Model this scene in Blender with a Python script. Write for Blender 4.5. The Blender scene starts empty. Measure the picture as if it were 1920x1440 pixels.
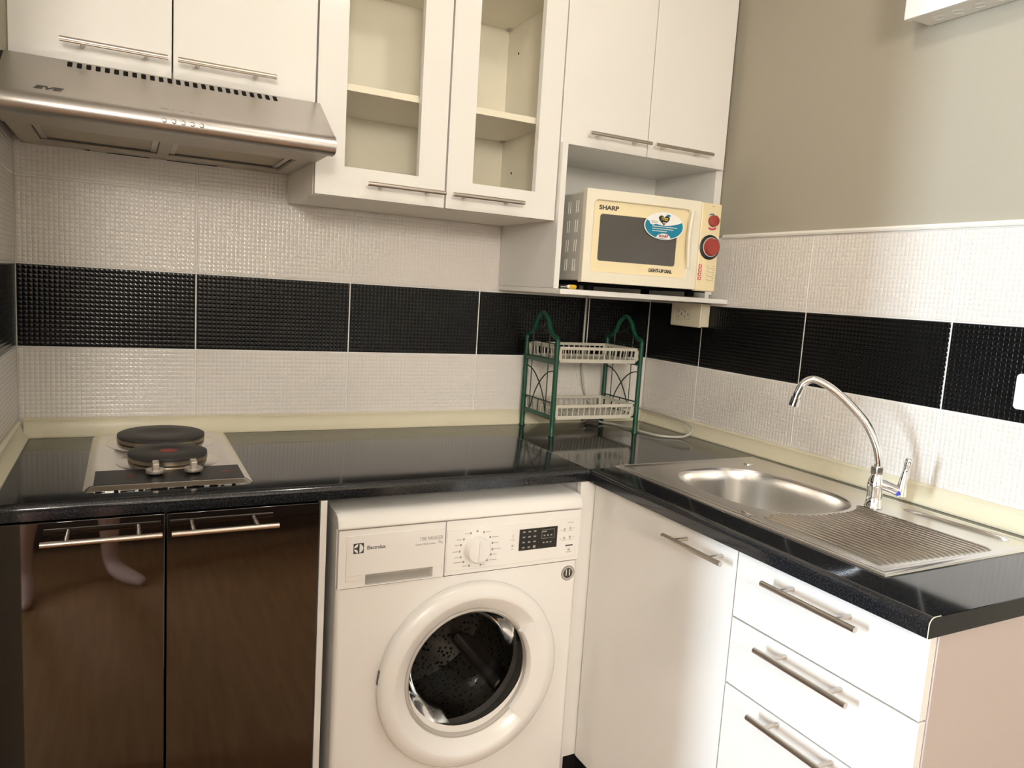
import bpy, bmesh, math, random
from mathutils import Vector, Matrix
random.seed(7)
PI = math.pi
sc = bpy.context.scene
col = sc.collection

# ------------------------------------------------------------------ camera, world, lights, exposure
CAM = Vector((0.2408, -2.0906, 1.3201)); YAW, PITCH, ROLL, FPX = 0.4803, -0.1241, 0.0630, 1401.24
fw = Vector((math.sin(YAW)*math.cos(PITCH), math.cos(YAW)*math.cos(PITCH), math.sin(PITCH)))
r0 = Vector((math.cos(YAW), -math.sin(YAW), 0)); u0 = r0.cross(fw)
rt = math.cos(ROLL)*r0 + math.sin(ROLL)*u0; up = -math.sin(ROLL)*r0 + math.cos(ROLL)*u0
cd = bpy.data.cameras.new('camera'); cd.sensor_width = 36; cd.lens = 36*FPX/1920; cd.clip_start = .02
cam = bpy.data.objects.new('camera', cd); col.objects.link(cam)
cam.matrix_world = Matrix(((rt.x, up.x, -fw.x, CAM.x), (rt.y, up.y, -fw.y, CAM.y), (rt.z, up.z, -fw.z, CAM.z), (0, 0, 0, 1)))
sc.camera = cam
sc.view_settings.view_transform = 'Standard'; sc.view_settings.look = 'None'
sc.view_settings.gamma = 1; sc.view_settings.use_curve_mapping = False
sc.view_settings.exposure = 0.27
wd = bpy.data.worlds.new('world'); sc.world = wd; wd.use_nodes = True
bg = wd.node_tree.nodes['Background']; bg.inputs[0].default_value = (.75, .85, 1, 1); bg.inputs[1].default_value = .6

LAMP = (0.87, -1.25, 2.40); LAMP_W = 7.5
WIN_W = 130
def light(name, typ, loc, energy, color, **kw):
    l = bpy.data.lights.new(name, typ); l.energy = energy; l.color = color
    for k, v in kw.items(): setattr(l, k, v)
    o = bpy.data.objects.new(name, l); col.objects.link(o); o.location = loc; return o
wl = light('window_daylight', 'AREA', (-2.93, -1.745, 1.45), WIN_W, (.70, .85, 1.0), shape='RECTANGLE', size=.27, size_y=1.25)
wl.rotation_euler = (PI/2, 0, -PI/2)
light('lamp_light', 'POINT', LAMP, LAMP_W, (1.0, .92, .82), shadow_soft_size=.05)
FILL_GLOBE = (-.45, -4.75, 2.10); FILL_GLOBE_L = 57      # added fill light in the room behind, shaped as a glowing paper globe

# ------------------------------------------------------------------ materials
def s2l(c):
    return tuple((v/255/12.92 if v/255 <= .04045 else ((v/255+.055)/1.055)**2.4) for v in c)
M = {}
def mat(name, c, rough=.4, metal=0, ior=1.5, coat=0, var=.03, vscale=6, trans=0, alpha=1, emit=0, aniso=0, bump=0, bscale=200):
    m = bpy.data.materials.new(name); m.use_nodes = True; nt = m.node_tree; b = nt.nodes['Principled BSDF']
    b.inputs['Roughness'].default_value = rough; b.inputs['Metallic'].default_value = metal; b.inputs['IOR'].default_value = ior
    b.inputs['Coat Weight'].default_value = coat; b.inputs['Coat Roughness'].default_value = .05
    b.inputs['Transmission Weight'].default_value = trans; b.inputs['Alpha'].default_value = alpha
    tc = nt.nodes.new('ShaderNodeTexCoord'); nz = nt.nodes.new('ShaderNodeTexNoise'); nz.inputs['Scale'].default_value = vscale
    nz.inputs['Detail'].default_value = 4
    nt.links.new(tc.outputs['Object'], nz.inputs['Vector'])
    mx = nt.nodes.new('ShaderNodeMix'); mx.data_type = 'RGBA'
    mx.inputs['A'].default_value = (*[max(0, v*(1-var)) for v in c], 1); mx.inputs['B'].default_value = (*[v*(1+var) for v in c], 1)
    nt.links.new(nz.outputs['Fac'], mx.inputs['Factor']); nt.links.new(mx.outputs['Result'], b.inputs['Base Color'])
    if emit:
        b.inputs['Emission Color'].default_value = (*c, 1); b.inputs['Emission Strength'].default_value = emit
    if bump:
        n2 = nt.nodes.new('ShaderNodeTexNoise'); n2.inputs['Scale'].default_value = bscale
        nt.links.new(tc.outputs['Object'], n2.inputs['Vector'])
        bp = nt.nodes.new('ShaderNodeBump'); bp.inputs['Strength'].default_value = bump; bp.inputs['Distance'].default_value = .001
        nt.links.new(n2.outputs['Fac'], bp.inputs['Height']); nt.links.new(bp.outputs['Normal'], b.inputs['Normal'])
    M[name] = m; return m
def nodes_of(m): return m.node_tree, m.node_tree.nodes['Principled BSDF']

mat('laminate', (.80, .785, .745), .18, var=.012)
mat('laminate_inside', (.90, .86, .76), .4, var=.02)
mat('dark_gloss', (.010, .006, .0045), .025, ior=1.9, var=.1, vscale=2)
mat('dark_body', (.02, .017, .015), .4)
mat('plinth_black', (.006, .006, .006), .5)
mat('bar_metal', (.62, .56, .50), .28, 1, var=.04, vscale=40)
mat('grout', (.80, .78, .74), .7)
mat('paint_sage', (.395, .365, .29), .75, var=.03, vscale=3, bump=.15, bscale=350)
mat('paint_white', (.78, .76, .72), .8, var=.02)
mat('strip_cream', (.72, .67, .50), .35, var=.03, vscale=10)
mat('trim_white', (.82, .80, .74), .3)
mat('chrome', (.80, .80, .80), .07, 1, var=.02)
mat('steel', (.80, .78, .75), .24, 1, var=.05, vscale=30)
mat('steel_edge', (.76, .73, .69), .2, 1)
mat('hood_steel', (.56, .53, .50), .37, 1, var=.05, vscale=14)
mat('hood_under', (.50, .45, .38), .45, .4, var=.08)
mat('filter_mesh', (.52, .45, .35), .6, .2, var=.1, vscale=60)
mat('black', (.003, .003, .003), .6, ior=1.15)
mat('black_gloss', (.006, .006, .006), .08, ior=1.4)
mat('iron', (.035, .031, .029), .55, var=.25, vscale=25, bump=.2, bscale=150)
mat('skirt_steel', (.40, .33, .26), .35, 1, var=.25, vscale=30)
mat('red_mark', (.28, .02, .02), .5)
mat('knob_silver', (.60, .54, .47), .32, .7)
mat('washer_white', (.88, .86, .82), .16, var=.008)
mat('washer_grey', (.50, .47, .42), .4)
mat('ink_dark', (.05, .045, .04), .5)
mat('ink_grey', (.30, .28, .25), .6)
mat('ink_white', (.85, .85, .82), .4)
mat('display_black', (.018, .016, .013), .25)
mat('display_ink', (.35, .34, .30), .5)
mat('rubber_grey', (.10, .095, .09), .5)
mat('drum_back', (.22, .21, .2), .35, .8)
mat('blue_cloth', (.012, .06, .22), .8, var=.3, vscale=30)
mat('mw_cream', (.80, .75, .61), .35, var=.015)
mat('mw_yellow', (.82, .71, .45), .4, var=.03)
mat('mw_side', (.62, .60, .54), .4, var=.02)
mat('mw_window', (.075, .07, .062), .22, var=.05)
mat('mw_red', (.33, .045, .035), .4, var=.08)
mat('mw_navy', (.012, .014, .02), .3)
mat('slot_light', (.86, .84, .76), .5)
mat('teal', (.0, .20, .33), .35, var=.1)
mat('pink', (.55, .06, .14), .5)
mat('gold', (.55, .45, .06), .4)
mat('plastic_yellow', (.75, .48, .04), .35)
mat('rack_green', (.004, .065, .032), .32, var=.15, vscale=20)
mat('wire_green', (.006, .02, .012), .4)
mat('tray_white', (.60, .57, .48), .4, var=.03)
mat('cable_grey', (.50, .48, .42), .5)
mat('socket_cream', (.72, .66, .50), .4)
mat('socket_white', (.85, .84, .80), .35)
mat('blue_dot', (.03, .05, .4), .4)
mat('ceiling_paint', (.80, .78, .74), .9)
mat('shade_glass', (.9, .85, .75), .4, emit=3)
mat('fill_glow', (1.0, .93, .83), .8, var=0, emit=FILL_GLOBE_L)  # emission of the added fill globe
mat('panel_beige_shaded', (.49, .415, .38), .25, var=.015)  # beige laminate, darkened: weaker light on this side put into the colour
mat('strip_black', (.012, .012, .011), .38, ior=1.35)
mat('ink_faint', (.45, .43, .39), .6)
mat('added_sofa_dark', (.018, .013, .011), .6, var=.15)
mat('plug_taupe', (.14, .115, .10), .5)
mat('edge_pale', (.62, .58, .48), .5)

# cabinet glass, lens glass: thin clear panes
def glass(name, tint, fac):
    m = bpy.data.materials.new(name); m.use_nodes = True; nt = m.node_tree
    nt.nodes.remove(nt.nodes['Principled BSDF']); out = nt.nodes['Material Output']
    tr = nt.nodes.new('ShaderNodeBsdfTransparent'); tr.inputs[0].default_value = (*tint, 1)
    gl = nt.nodes.new('ShaderNodeBsdfGlossy'); gl.inputs['Roughness'].default_value = .02
    fr = nt.nodes.new('ShaderNodeFresnel'); fr.inputs['IOR'].default_value = fac
    mx = nt.nodes.new('ShaderNodeMixShader')
    nt.links.new(fr.outputs[0], mx.inputs[0]); nt.links.new(tr.outputs[0], mx.inputs[1]); nt.links.new(gl.outputs[0], mx.inputs[2])
    nt.links.new(mx.outputs[0], out.inputs[0]); M[name] = m
glass('pane_glass', (.985, .98, .955), 1.2)
glass('lens_glass', (.70, .69, .67), 1.18)

# studded tiles: the relief is a grid of small pads
def tile_mat(name, c, rough, strength):
    m = mat(name, c, rough, var=.03, vscale=9); nt, b = nodes_of(m)
    tc = nt.nodes['Texture Coordinate']; sp = nt.nodes.new('ShaderNodeSeparateXYZ'); nt.links.new(tc.outputs['Object'], sp.inputs[0])
    def mth(op, a, b2=None):
        n = nt.nodes.new('ShaderNodeMath'); n.operation = op
        for i, v in enumerate((a, b2)):
            if v is None: continue
            if isinstance(v, (int, float)): n.inputs[i].default_value = v
            else: nt.links.new(v, n.inputs[i])
        return n.outputs[0]
    P = .0107
    a = mth('ABSOLUTE', mth('SINE', mth('MULTIPLY', mth('ADD', sp.outputs[0], sp.outputs[1]), PI/P)))
    z = mth('ABSOLUTE', mth('SINE', mth('MULTIPLY', sp.outputs[2], PI/P)))
    h = mth('POWER', mth('MULTIPLY', a, z), .7)
    bp = nt.nodes.new('ShaderNodeBump'); bp.inputs['Strength'].default_value = strength; bp.inputs['Distance'].default_value = .0016
    nt.links.new(h, bp.inputs['Height']); nt.links.new(bp.outputs['Normal'], b.inputs['Normal'])
tile_mat('tile_white', (.77, .73, .68), .16, .6)
tile_mat('tile_black', (.0035, .0035, .0038), .16, .45)
nodes_of(M['tile_black'])[1].inputs['Specular IOR Level'].default_value = .28

# speckled dark laminate worktop
def stone_mat():
    m = mat('worktop', (.03, .03, .032), .10, ior=1.63); nt, b = nodes_of(m)
    tc = nt.nodes['Texture Coordinate']
    v = nt.nodes.new('ShaderNodeTexNoise'); v.inputs['Scale'].default_value = 380; v.inputs['Detail'].default_value = 3
    nt.links.new(tc.outputs['Object'], v.inputs['Vector'])
    cr = nt.nodes.new('ShaderNodeValToRGB')
    cr.color_ramp.elements[0].position = .42; cr.color_ramp.elements[0].color = (.008, .008, .009, 1)
    cr.color_ramp.elements[1].position = .72; cr.color_ramp.elements[1].color = (.030, .032, .037, 1)
    nt.links.new(v.outputs['Fac'], cr.inputs[0]); nt.links.new(cr.outputs[0], b.inputs['Base Color'])
    n2 = nt.nodes.new('ShaderNodeTexNoise'); n2.inputs['Scale'].default_value = 9
    nt.links.new(tc.outputs['Object'], n2.inputs['Vector'])
    mr = nt.nodes.new('ShaderNodeMapRange'); mr.inputs['To Min'].default_value = .06; mr.inputs['To Max'].default_value = .13
    nt.links.new(n2.outputs['Fac'], mr.inputs[0]); nt.links.new(mr.outputs[0], b.inputs['Roughness'])
stone_mat()
def wood_mat():
    m = mat('floor_wood', (.33, .17, .08), .6, ior=1.3); nt, b = nodes_of(m)
    tc = nt.nodes['Texture Coordinate']; mp = nt.nodes.new('ShaderNodeMapping'); mp.inputs['Scale'].default_value = (14, 1.2, 1)
    nt.links.new(tc.outputs['Object'], mp.inputs[0])
    n = nt.nodes.new('ShaderNodeTexNoise'); n.inputs['Scale'].default_value = 3; n.inputs['Detail'].default_value = 6
    nt.links.new(mp.outputs[0], n.inputs['Vector'])
    cr = nt.nodes.new('ShaderNodeValToRGB')
    cr.color_ramp.elements[0].color = (.19, .08, .028, 1); cr.color_ramp.elements[1].color = (.42, .22, .09, 1)
    nt.links.new(n.outputs['Fac'], cr.inputs[0]); nt.links.new(cr.outputs[0], b.inputs['Base Color'])
wood_mat()
# drum: perforated steel
def drum_mat():
    m = mat('drum', (.30, .29, .28), .35, 1); nt, b = nodes_of(m)
    tc = nt.nodes['Texture Coordinate']
    v = nt.nodes.new('ShaderNodeTexVoronoi'); v.inputs['Scale'].default_value = 75
    nt.links.new(tc.outputs['Object'], v.inputs['Vector'])
    cr = nt.nodes.new('ShaderNodeValToRGB'); cr.color_ramp.elements[0].position = .28; cr.color_ramp.elements[1].position = .36
    cr.color_ramp.elements[0].color = (.01, .01, .01, 1); cr.color_ramp.elements[1].color = (.16, .15, .14, 1)
    nt.links.new(v.outputs['Distance'], cr.inputs[0]); nt.links.new(cr.outputs[0], b.inputs['Base Color'])
drum_mat()

# ------------------------------------------------------------------ geometry helpers
WORLD = {}
def thing(name, label, cat, loc=(0, 0, 0), rotz=0, group=None):
    o = bpy.data.objects.new(name, None); col.objects.link(o); o.location = loc; o.rotation_euler = (0, 0, rotz)
    o.empty_display_size = .05; o['label'] = label; o['category'] = cat
    if group: o['group'] = group
    WORLD[o.name] = Vector((0, 0, 0)) if rotz else Vector(loc)
    return o
def mk(name, bm, m, parent=None, smooth=35, bevel=0, seg=2, recalc=True, label=None):
    if recalc: bmesh.ops.recalc_face_normals(bm, faces=bm.faces)
    off = WORLD[parent.name] if parent else Vector((0, 0, 0))
    if off.length > 0: bmesh.ops.translate(bm, verts=bm.verts, vec=-off)
    me = bpy.data.meshes.new(name); bm.to_mesh(me); bm.free()
    me.materials.append(M[m])
    if smooth:
        me.polygons.foreach_set('use_smooth', [True]*len(me.polygons)); me.set_sharp_from_angle(angle=math.radians(smooth))
    o = bpy.data.objects.new(name, me); col.objects.link(o)
    if parent: o.parent = parent
    WORLD[o.name] = off
    if bevel:
        md = o.modifiers.new('bevel', 'BEVEL'); md.width = bevel; md.segments = seg; md.limit_method = 'ANGLE'; md.angle_limit = math.radians(40)
    if label: o['label'] = label
    return o
def tag(o, label, cat, group=None):
    o['label'] = label; o['category'] = cat
    if group: o['group'] = group
    return o
def struct(o): o['kind'] = 'structure'; return o
def abox(bm, x0, x1, y0, y1, z0, z1):
    vs = [bm.verts.new((x, y, z)) for x in (min(x0, x1), max(x0, x1)) for y in (min(y0, y1), max(y0, y1)) for z in (min(z0, z1), max(z0, z1))]
    for f in ((0, 1, 3, 2), (4, 6, 7, 5), (0, 4, 5, 1), (2, 3, 7, 6), (0, 2, 6, 4), (1, 5, 7, 3)): bm.faces.new([vs[i] for i in f])
    return bm
def box(name, x0, x1, y0, y1, z0, z1, m, parent=None, bevel=0, **kw):
    return mk(name, abox(bmesh.new(), x0, x1, y0, y1, z0, z1), m, parent, smooth=0 if not bevel else 30, bevel=bevel, **kw)
def frame_for(d):
    d = d.normalized(); a = Vector((0, 0, 1)) if abs(d.z) < .9 else Vector((1, 0, 0))
    u = d.cross(a).normalized(); return u, d.cross(u).normalized()
def acyl(bm, p0, p1, r0, r1=None, seg=20, cap=True):
    p0, p1 = Vector(p0), Vector(p1); r1 = r0 if r1 is None else r1; u, v = frame_for(p1-p0)
    A = [bm.verts.new(p0+(u*math.cos(2*PI*i/seg)+v*math.sin(2*PI*i/seg))*r0) for i in range(seg)]
    B = [bm.verts.new(p1+(u*math.cos(2*PI*i/seg)+v*math.sin(2*PI*i/seg))*r1) for i in range(seg)]
    for i in range(seg): bm.faces.new((A[i], A[(i+1) % seg], B[(i+1) % seg], B[i]))
    if cap: bm.faces.new(A); bm.faces.new(B[::-1])
    return bm
def smooth_path(pts, n=6):
    P = [Vector(p) for p in pts]; out = []
    for i in range(len(P)-1):
        a = P[max(i-1, 0)]; b = P[i]; c = P[i+1]; d = P[min(i+2, len(P)-1)]
        for k in range(n):
            t = k/n; out.append(.5*((2*b)+(c-a)*t+(2*a-5*b+4*c-d)*t*t+(3*b-a-3*c+d)*t**3))
    return out+[P[-1]]
def atube(bm, pts, r, seg=8, cap=True):
    P = [Vector(p) for p in pts]; rs = r if isinstance(r, (list, tuple)) else [r]*len(P); rings = []; u = None
    for i, p in enumerate(P):
        d = (P[min(i+1, len(P)-1)]-P[max(i-1, 0)]).normalized()
        if u is None: u, v = frame_for(d)
        else:
            u = (u-d*u.dot(d)).normalized(); v = d.cross(u)
        rings.append([bm.verts.new(p+(u*math.cos(2*PI*k/seg)+v*math.sin(2*PI*k/seg))*rs[i]) for k in range(seg)])
    for a, b in zip(rings, rings[1:]):
        for k in range(seg): bm.faces.new((a[k], a[(k+1) % seg], b[(k+1) % seg], b[k]))
    if cap: bm.faces.new(rings[0][::-1]); bm.faces.new(rings[-1])
    return bm
def alathe(bm, prof, c, axis='z', seg=48, a0=0, a1=2*PI, close=False):
    # prof: (radius, height along axis)
    full = abs(a1-a0-2*PI) < 1e-6; n = seg if full else seg+1; rings = []
    for rr, h in prof:
        ring = []
        for k in range(n):
            a = a0+(a1-a0)*k/seg; p, q = rr*math.cos(a), rr*math.sin(a)
            ring.append(bm.verts.new({'z': (c[0]+p, c[1]+q, c[2]+h), 'y': (c[0]+p, c[1]+h, c[2]+q), 'x': (c[0]+h, c[1]+p, c[2]+q)}[axis]))
        rings.append(ring)
    pr = list(zip(rings, rings[1:]))+([(rings[-1], rings[0])] if close else [])
    for a, b in pr:
        for k in range(seg):
            j = (k+1) % n; bm.faces.new((a[k], a[j], b[j], b[k]))
    if close and not full:
        bm.faces.new([r_[0] for r_ in rings]); bm.faces.new([r_[-1] for r_ in rings][::-1])
    return bm
def aprism(bm, poly, axis, a, b):
    def P(p, h): return {'x': (h, p[0], p[1]), 'y': (p[0], h, p[1]), 'z': (p[0], p[1], h)}[axis]
    A = [bm.verts.new(P(p, a)) for p in poly]; B = [bm.verts.new(P(p, b)) for p in poly]; n = len(poly)
    for i in range(n): bm.faces.new((A[i], A[(i+1) % n], B[(i+1) % n], B[i]))
    bm.faces.new(A[::-1]); bm.faces.new(B); return bm
def rrect(x0, x1, z0, z1, r, n=5):
    out = []
    for cx, cz, a in ((x1-r, z1-r, 0), (x0+r, z1-r, PI/2), (x0+r, z0+r, PI), (x1-r, z0+r, 1.5*PI)):
        for k in range(n+1): t = a+PI/2*k/n; out.append((cx+r*math.cos(t), cz+r*math.sin(t)))
    return out
def ell(cx, cz, rx, rz, n=40, a0=0, a1=2*PI): return [(cx+rx*math.cos(a0+(a1-a0)*k/n), cz+rz*math.sin(a0+(a1-a0)*k/n)) for k in range(n)]
def text(name, s, size, loc, parent, m, sx=1.0, align='LEFT', bold=0, shear=0, rotz=0, depth=.0002):
    cu = bpy.data.curves.new(name, 'FONT'); cu.body = s; cu.size = size; cu.align_x = align; cu.align_y = 'CENTER'
    cu.extrude = depth; cu.offset = bold; cu.shear = shear; cu.resolution_u = 3
    t = bpy.data.objects.new('tmp', cu); col.objects.link(t); bpy.context.view_layer.update()
    me = bpy.data.meshes.new_from_object(t.evaluated_get(bpy.context.evaluated_depsgraph_get()))
    bpy.data.objects.remove(t); bpy.data.curves.remove(cu)
    off = WORLD[parent.name]
    mtx = Matrix.Translation(Vector(loc)-off) @ Matrix.Rotation(rotz, 4, 'Z') @ Matrix.Rotation(PI/2, 4, 'X') @ Matrix.Diagonal((sx, 1, 1, 1))
    me.transform(mtx); me.materials.clear(); me.materials.append(M[m]); me.name = name
    o = bpy.data.objects.new(name, me); col.objects.link(o); o.parent = parent; WORLD[o.name] = off; return o
def marks(name, items, y, m, parent, t=.0003):
    bm = bmesh.new()
    for x, z, w, h in items: abox(bm, x-w/2, x+w/2, y-t, y+t, z-h/2, z+h/2)
    return mk(name, bm, m, parent, smooth=0)
def plate_hole(bm, rect, outline, axis, h, h2=None):
    """flat plate (rect) with a hole; outline is a closed list of points around the hole"""
    x0, x1, z0, z1 = rect; cx = sum(p[0] for p in outline)/len(outline); cz = sum(p[1] for p in outline)/len(outline)
    cor = [(x1, z1), (x0, z1), (x0, z0), (x1, z0)]
    ang = [math.atan2(p[1]-cz, p[0]-cx) for p in outline]
    out = []
    for a in ang:
        c_, s_ = math.cos(a), math.sin(a); ts = []
        if c_ > 1e-9: ts.append((x1-cx)/c_)
        if c_ < -1e-9: ts.append((x0-cx)/c_)
        if s_ > 1e-9: ts.append((z1-cz)/s_)
        if s_ < -1e-9: ts.append((z0-cz)/s_)
        t = min(ts); out.append((cx+c_*t, cz+s_*t))
    for q in cor:   # snap the nearest boundary point to each corner
        i = min(range(len(out)), key=lambda k: (out[k][0]-q[0])**2+(out[k][1]-q[1])**2); out[i] = q
    def P(p, hh): return {'y': (p[0], hh, p[1]), 'z': (p[0], p[1], hh), 'x': (hh, p[0], p[1])}[axis]
    A = [bm.verts.new(P(p, h)) for p in outline]; B = [bm.verts.new(P(p, h if h2 is None else h2)) for p in out]; n = len(A)
    for i in range(n): bm.faces.new((A[i], B[i], B[(i+1) % n], A[(i+1) % n]))
    return A, B

# ------------------------------------------------------------------ the room
W = 1.848; ZC = .900; XL = .011; H = 2.50
Z1, Z2, Z3, Z4 = 1.117, 1.313, 1.5145, 1.712
ZB = .921
floor = struct(box('floor', -3.1, W+.12, -5.9, .12, -.05, 0, 'floor_wood'))
struct(box('ceiling', -3.1, W+.12, -5.9, .12, H, H+.05, 'ceiling_paint'))
wall_back = struct(box('wall_back', -.15, W+.12, .004, .12, 0, H, 'paint_sage'))
wall_right = struct(box('wall_right', W+.004, W+.12, -5.9, .004, 0, H, 'paint_sage'))
wall_left = struct(box('wall_left', -.15, XL-.004, -1.235, .004, 0, H, 'paint_sage'))
struct(box('wall_partition', -3.1, -.15, -1.235, -1.115, 0, H, 'paint_white'))
struct(box('wall_front', -3.1, W+.12, -6.02, -5.9, 0, H, 'paint_white'))
WY0, WY1, WZ0, WZ1 = -1.91, -1.58, .80, 2.10
bm = bmesh.new(); abox(bm, -3.1, -2.98, -5.9, WY0, 0, H); abox(bm, -3.1, -2.98, WY1, -1.115, 0, H)
abox(bm, -3.1, -2.98, WY0, WY1, 0, WZ0); abox(bm, -3.1, -2.98, WY0, WY1, WZ1, H)
struct(mk('wall_far_left', bm, 'paint_white', smooth=0))
bm = bmesh.new()
for a in ((WY0, WY0+.03, WZ0, WZ1), (WY1-.03, WY1, WZ0, WZ1), (WY0, WY1, WZ0, WZ0+.03), (WY0, WY1, WZ1-.03, WZ1)):
    abox(bm, -3.06, -3.01, *a)
win = struct(mk('window_1', bm, 'trim_white', smooth=0))
box('pane', -3.04, -3.034, WY0+.03, WY1-.03, WZ0+.03, WZ1-.03, 'pane_glass', win)

# tiles, each a piece of its wall
box('grout_bed', XL, W, .0012, .004, .86, Z4, 'grout', wall_back)
box('grout_bed', W+.0012, W+.004, -1.471, .0012, .86, Z3+.004, 'grout', wall_right)
box('grout_bed', XL-.004, XL-.0012, -1.20, .0012, .86, Z4, 'grout', wall_left)
_tm = {}
def tile(w, h, m, axis):
    k = (round(w, 4), round(h, 4), m, axis)
    if k not in _tm:
        bm = bmesh.new(); g = .0016; b = .0012
        x0, x1, z0, z1 = -w/2+g, w/2-g, -h/2+g, h/2-g
        ring = lambda i, d: [(x0+i, d, z0+i), (x1-i, d, z0+i), (x1-i, d, z1-i), (x0+i, d, z1-i)]
        rs = [[bm.verts.new(p) for p in ring(i, d)] for i, d in ((0, .0025), (0, b), (b, 0))]
        for a, c in zip(rs, rs[1:]):
            for i in range(4): bm.faces.new((a[i], a[(i+1) % 4], c[(i+1) % 4], c[i]))
        bm.faces.new(rs[-1])
        bm.faces.new(rs[0][::-1])
        bmesh.ops.recalc_face_normals(bm, faces=bm.faces)
        if axis != 'y': bmesh.ops.rotate(bm, verts=bm.verts, matrix=Matrix.Rotation(-PI/2 if axis == 'x' else PI/2, 3, 'Z'))
        me = bpy.data.meshes.new('tile'); bm.to_mesh(me); bm.free(); me.materials.append(M[m]); _tm[k] = me
    return _tm[k]
def put(parent, me, loc):
    o = bpy.data.objects.new('tile', me); col.objects.link(o); o.parent = parent; o.location = loc
rows = [(ZB, Z1, 'tile_white'), (Z1, Z2, 'tile_black'), (Z2, Z3, 'tile_white'), (Z3, Z4, 'tile_white')]
for z0, z1, m in rows:
    for x0, x1 in ((XL, .4), (.4, .8), (.8, 1.2), (1.2, 1.6), (1.6, W)):
        if z0 == Z3 and x0 > .5: continue
        put(wall_back, tile(x1-x0, z1-z0, m, 'y'), ((x0+x1)/2, 0, (z0+z1)/2))
    for y0, y1 in ((0, -.269), (-.269, -.669), (-.669, -1.069), (-1.069, -1.469)):
        if z0 == Z3: continue
        put(wall_right, tile(y0-y1, z1-z0, m, 'x'), (W, (y0+y1)/2, (z0+z1)/2))
    for y0, y1 in ((0, -.4), (-.4, -.8), (-.8, -1.2)):
        put(wall_left, tile(y0-y1, z1-z0, m, 'l'), (XL, (y0+y1)/2, (z0+z1)/2))
struct(mk('trim_1', aprism(bmesh.new(), [(W+.004, Z3+.001), (W-.005, Z3+.001), (W-.007, Z3+.006), (W-.004, Z3+.012), (W+.004, Z3+.012)], 'y', -1.47, -.33), 'trim_white'))
# cream sealing strips along the worktop
pf = [(0, 0), (.024, 0), (.024, .004), (.020, .008), (.012, .018), (.008, .034), (.009, .040), (.004, .044), (0, .044)]
ZT = ZC+.0005
t2 = struct(mk('trim_2', aprism(bmesh.new(), [(-a-.0005, ZT+b) for a, b in pf], 'x', .055, W-.03), 'strip_cream'))
t3 = struct(mk('trim_3', aprism(bmesh.new(), [(W-.0005-a, ZT+b) for a, b in pf], 'y', -1.474, -.032), 'strip_cream'))
t4 = struct(mk('trim_4', aprism(bmesh.new(), [(XL+.0005+a, ZT+b) for a, b in pf], 'y', -.596, -.032), 'strip_cream'))
pc = [(a*1.12+.001, b*1.04) for a, b in pf]
c1 = aprism(bmesh.new(), [(-a, ZT+b) for a, b in pc], 'x', XL+.012, .062)
mk('corner_cap', c1, 'strip_cream', t2)
bm = aprism(bmesh.new(), [(-a, ZT+b) for a, b in pc], 'x', W-.04, W-.001); aprism(bm, [(W-a, ZT+b) for a, b in pc], 'y', -.04, -.001)
mk('corner_cap', bm, 'strip_cream', t3)

# ceiling lamp (above the frame)
L = thing('ceiling_lamp', 'round opal ceiling lamp above the kitchen corner', 'lamp', (LAMP[0], LAMP[1], H-.001))
mk('lamp_base', alathe(bmesh.new(), [(0, 0), (.13, 0), (.13, -.02), (0, -.02)], (LAMP[0], LAMP[1], H-.001), seg=40), 'trim_white', L)
mk('lamp_shade', alathe(bmesh.new(), [(.12, -.02), (.118, -.03), (.10, -.036), (.06, -.042), (0, -.045)], (LAMP[0], LAMP[1], H-.001), seg=40), 'shade_glass', L)
L = thing('fill_globe', 'glowing paper globe added in the room behind as warm fill light', 'lamp', (FILL_GLOBE[0], FILL_GLOBE[1], H))
mk('cord', acyl(bmesh.new(), (FILL_GLOBE[0], FILL_GLOBE[1], H-.0005), (FILL_GLOBE[0], FILL_GLOBE[1], FILL_GLOBE[2]+.29), .004, seg=8), 'black', L)
mk('fill_globe_shade', alathe(bmesh.new(), [(.30*math.sin(a), -.30*math.cos(a)) for a in [PI*(k+.15)/10.3 for k in range(11)]], FILL_GLOBE, seg=20), 'fill_glow', L)

# ------------------------------------------------------------------ bar handles
def handle(parent, p0, p1, out, r=.0052, inset=.2, stand=.030, m='bar_metal', posts=None):
    """bar from p0 to p1; out = direction away from the door; the posts reach back to the door"""
    p0, p1, out = Vector(p0), Vector(p1), Vector(out)
    bm = bmesh.new(); acyl(bm, p0, p1, r, seg=14)
    o = mk('handle', bm, m, parent, smooth=40)
    for t in (inset, 1-inset):
        q = p0.lerp(p1, t)
        mk('post', acyl(bmesh.new(), q, q-out*stand, .0042, seg=12), m, o)
    return o

# ------------------------------------------------------------------ base cabinets
ZU = .8695            # underside of the worktop
BF = -.578            # front of the carcass, left run
A = thing('base_cabinet', 'low cabinet with two glossy dark brown doors under the hob', 'cabinet', (.31, -.3, 0))
bm = bmesh.new(); abox(bm, XL+.004, .593, -.03, -.575, .12, .135); abox(bm, XL+.004, .020, -.03, -.575, .12, ZU-.001)
abox(bm, XL+.004, .593, -.03, -.04, .12, ZU-.001); abox(bm, .58, .593, -.03, -.575, .12, ZU-.001); abox(bm, XL+.004, .593, -.53, -.575, ZU-.05, ZU-.001)
mk('body', bm, 'dark_body', A, smooth=0)
box('plinth', XL+.004, .605, -.50, -.52, .0005, .119, 'plinth_black', A)
box('side_panel', .595, .6085, -.03, -.598, .0005, ZU-.001, 'laminate', A, bevel=.001)
for x0, x1, h0, h1 in ((.0175, .3045, .108, .299), (.308, .5935, .3145, .5065)):
    d_ = box('door', x0, x1, -.578, -.598, .125, ZU-.004, 'dark_gloss', A, bevel=.0012)
    handle(d_, (h0, -.634, .8365), (h1, -.634, .8365), (0, -1, 0), stand=.036)

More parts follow.
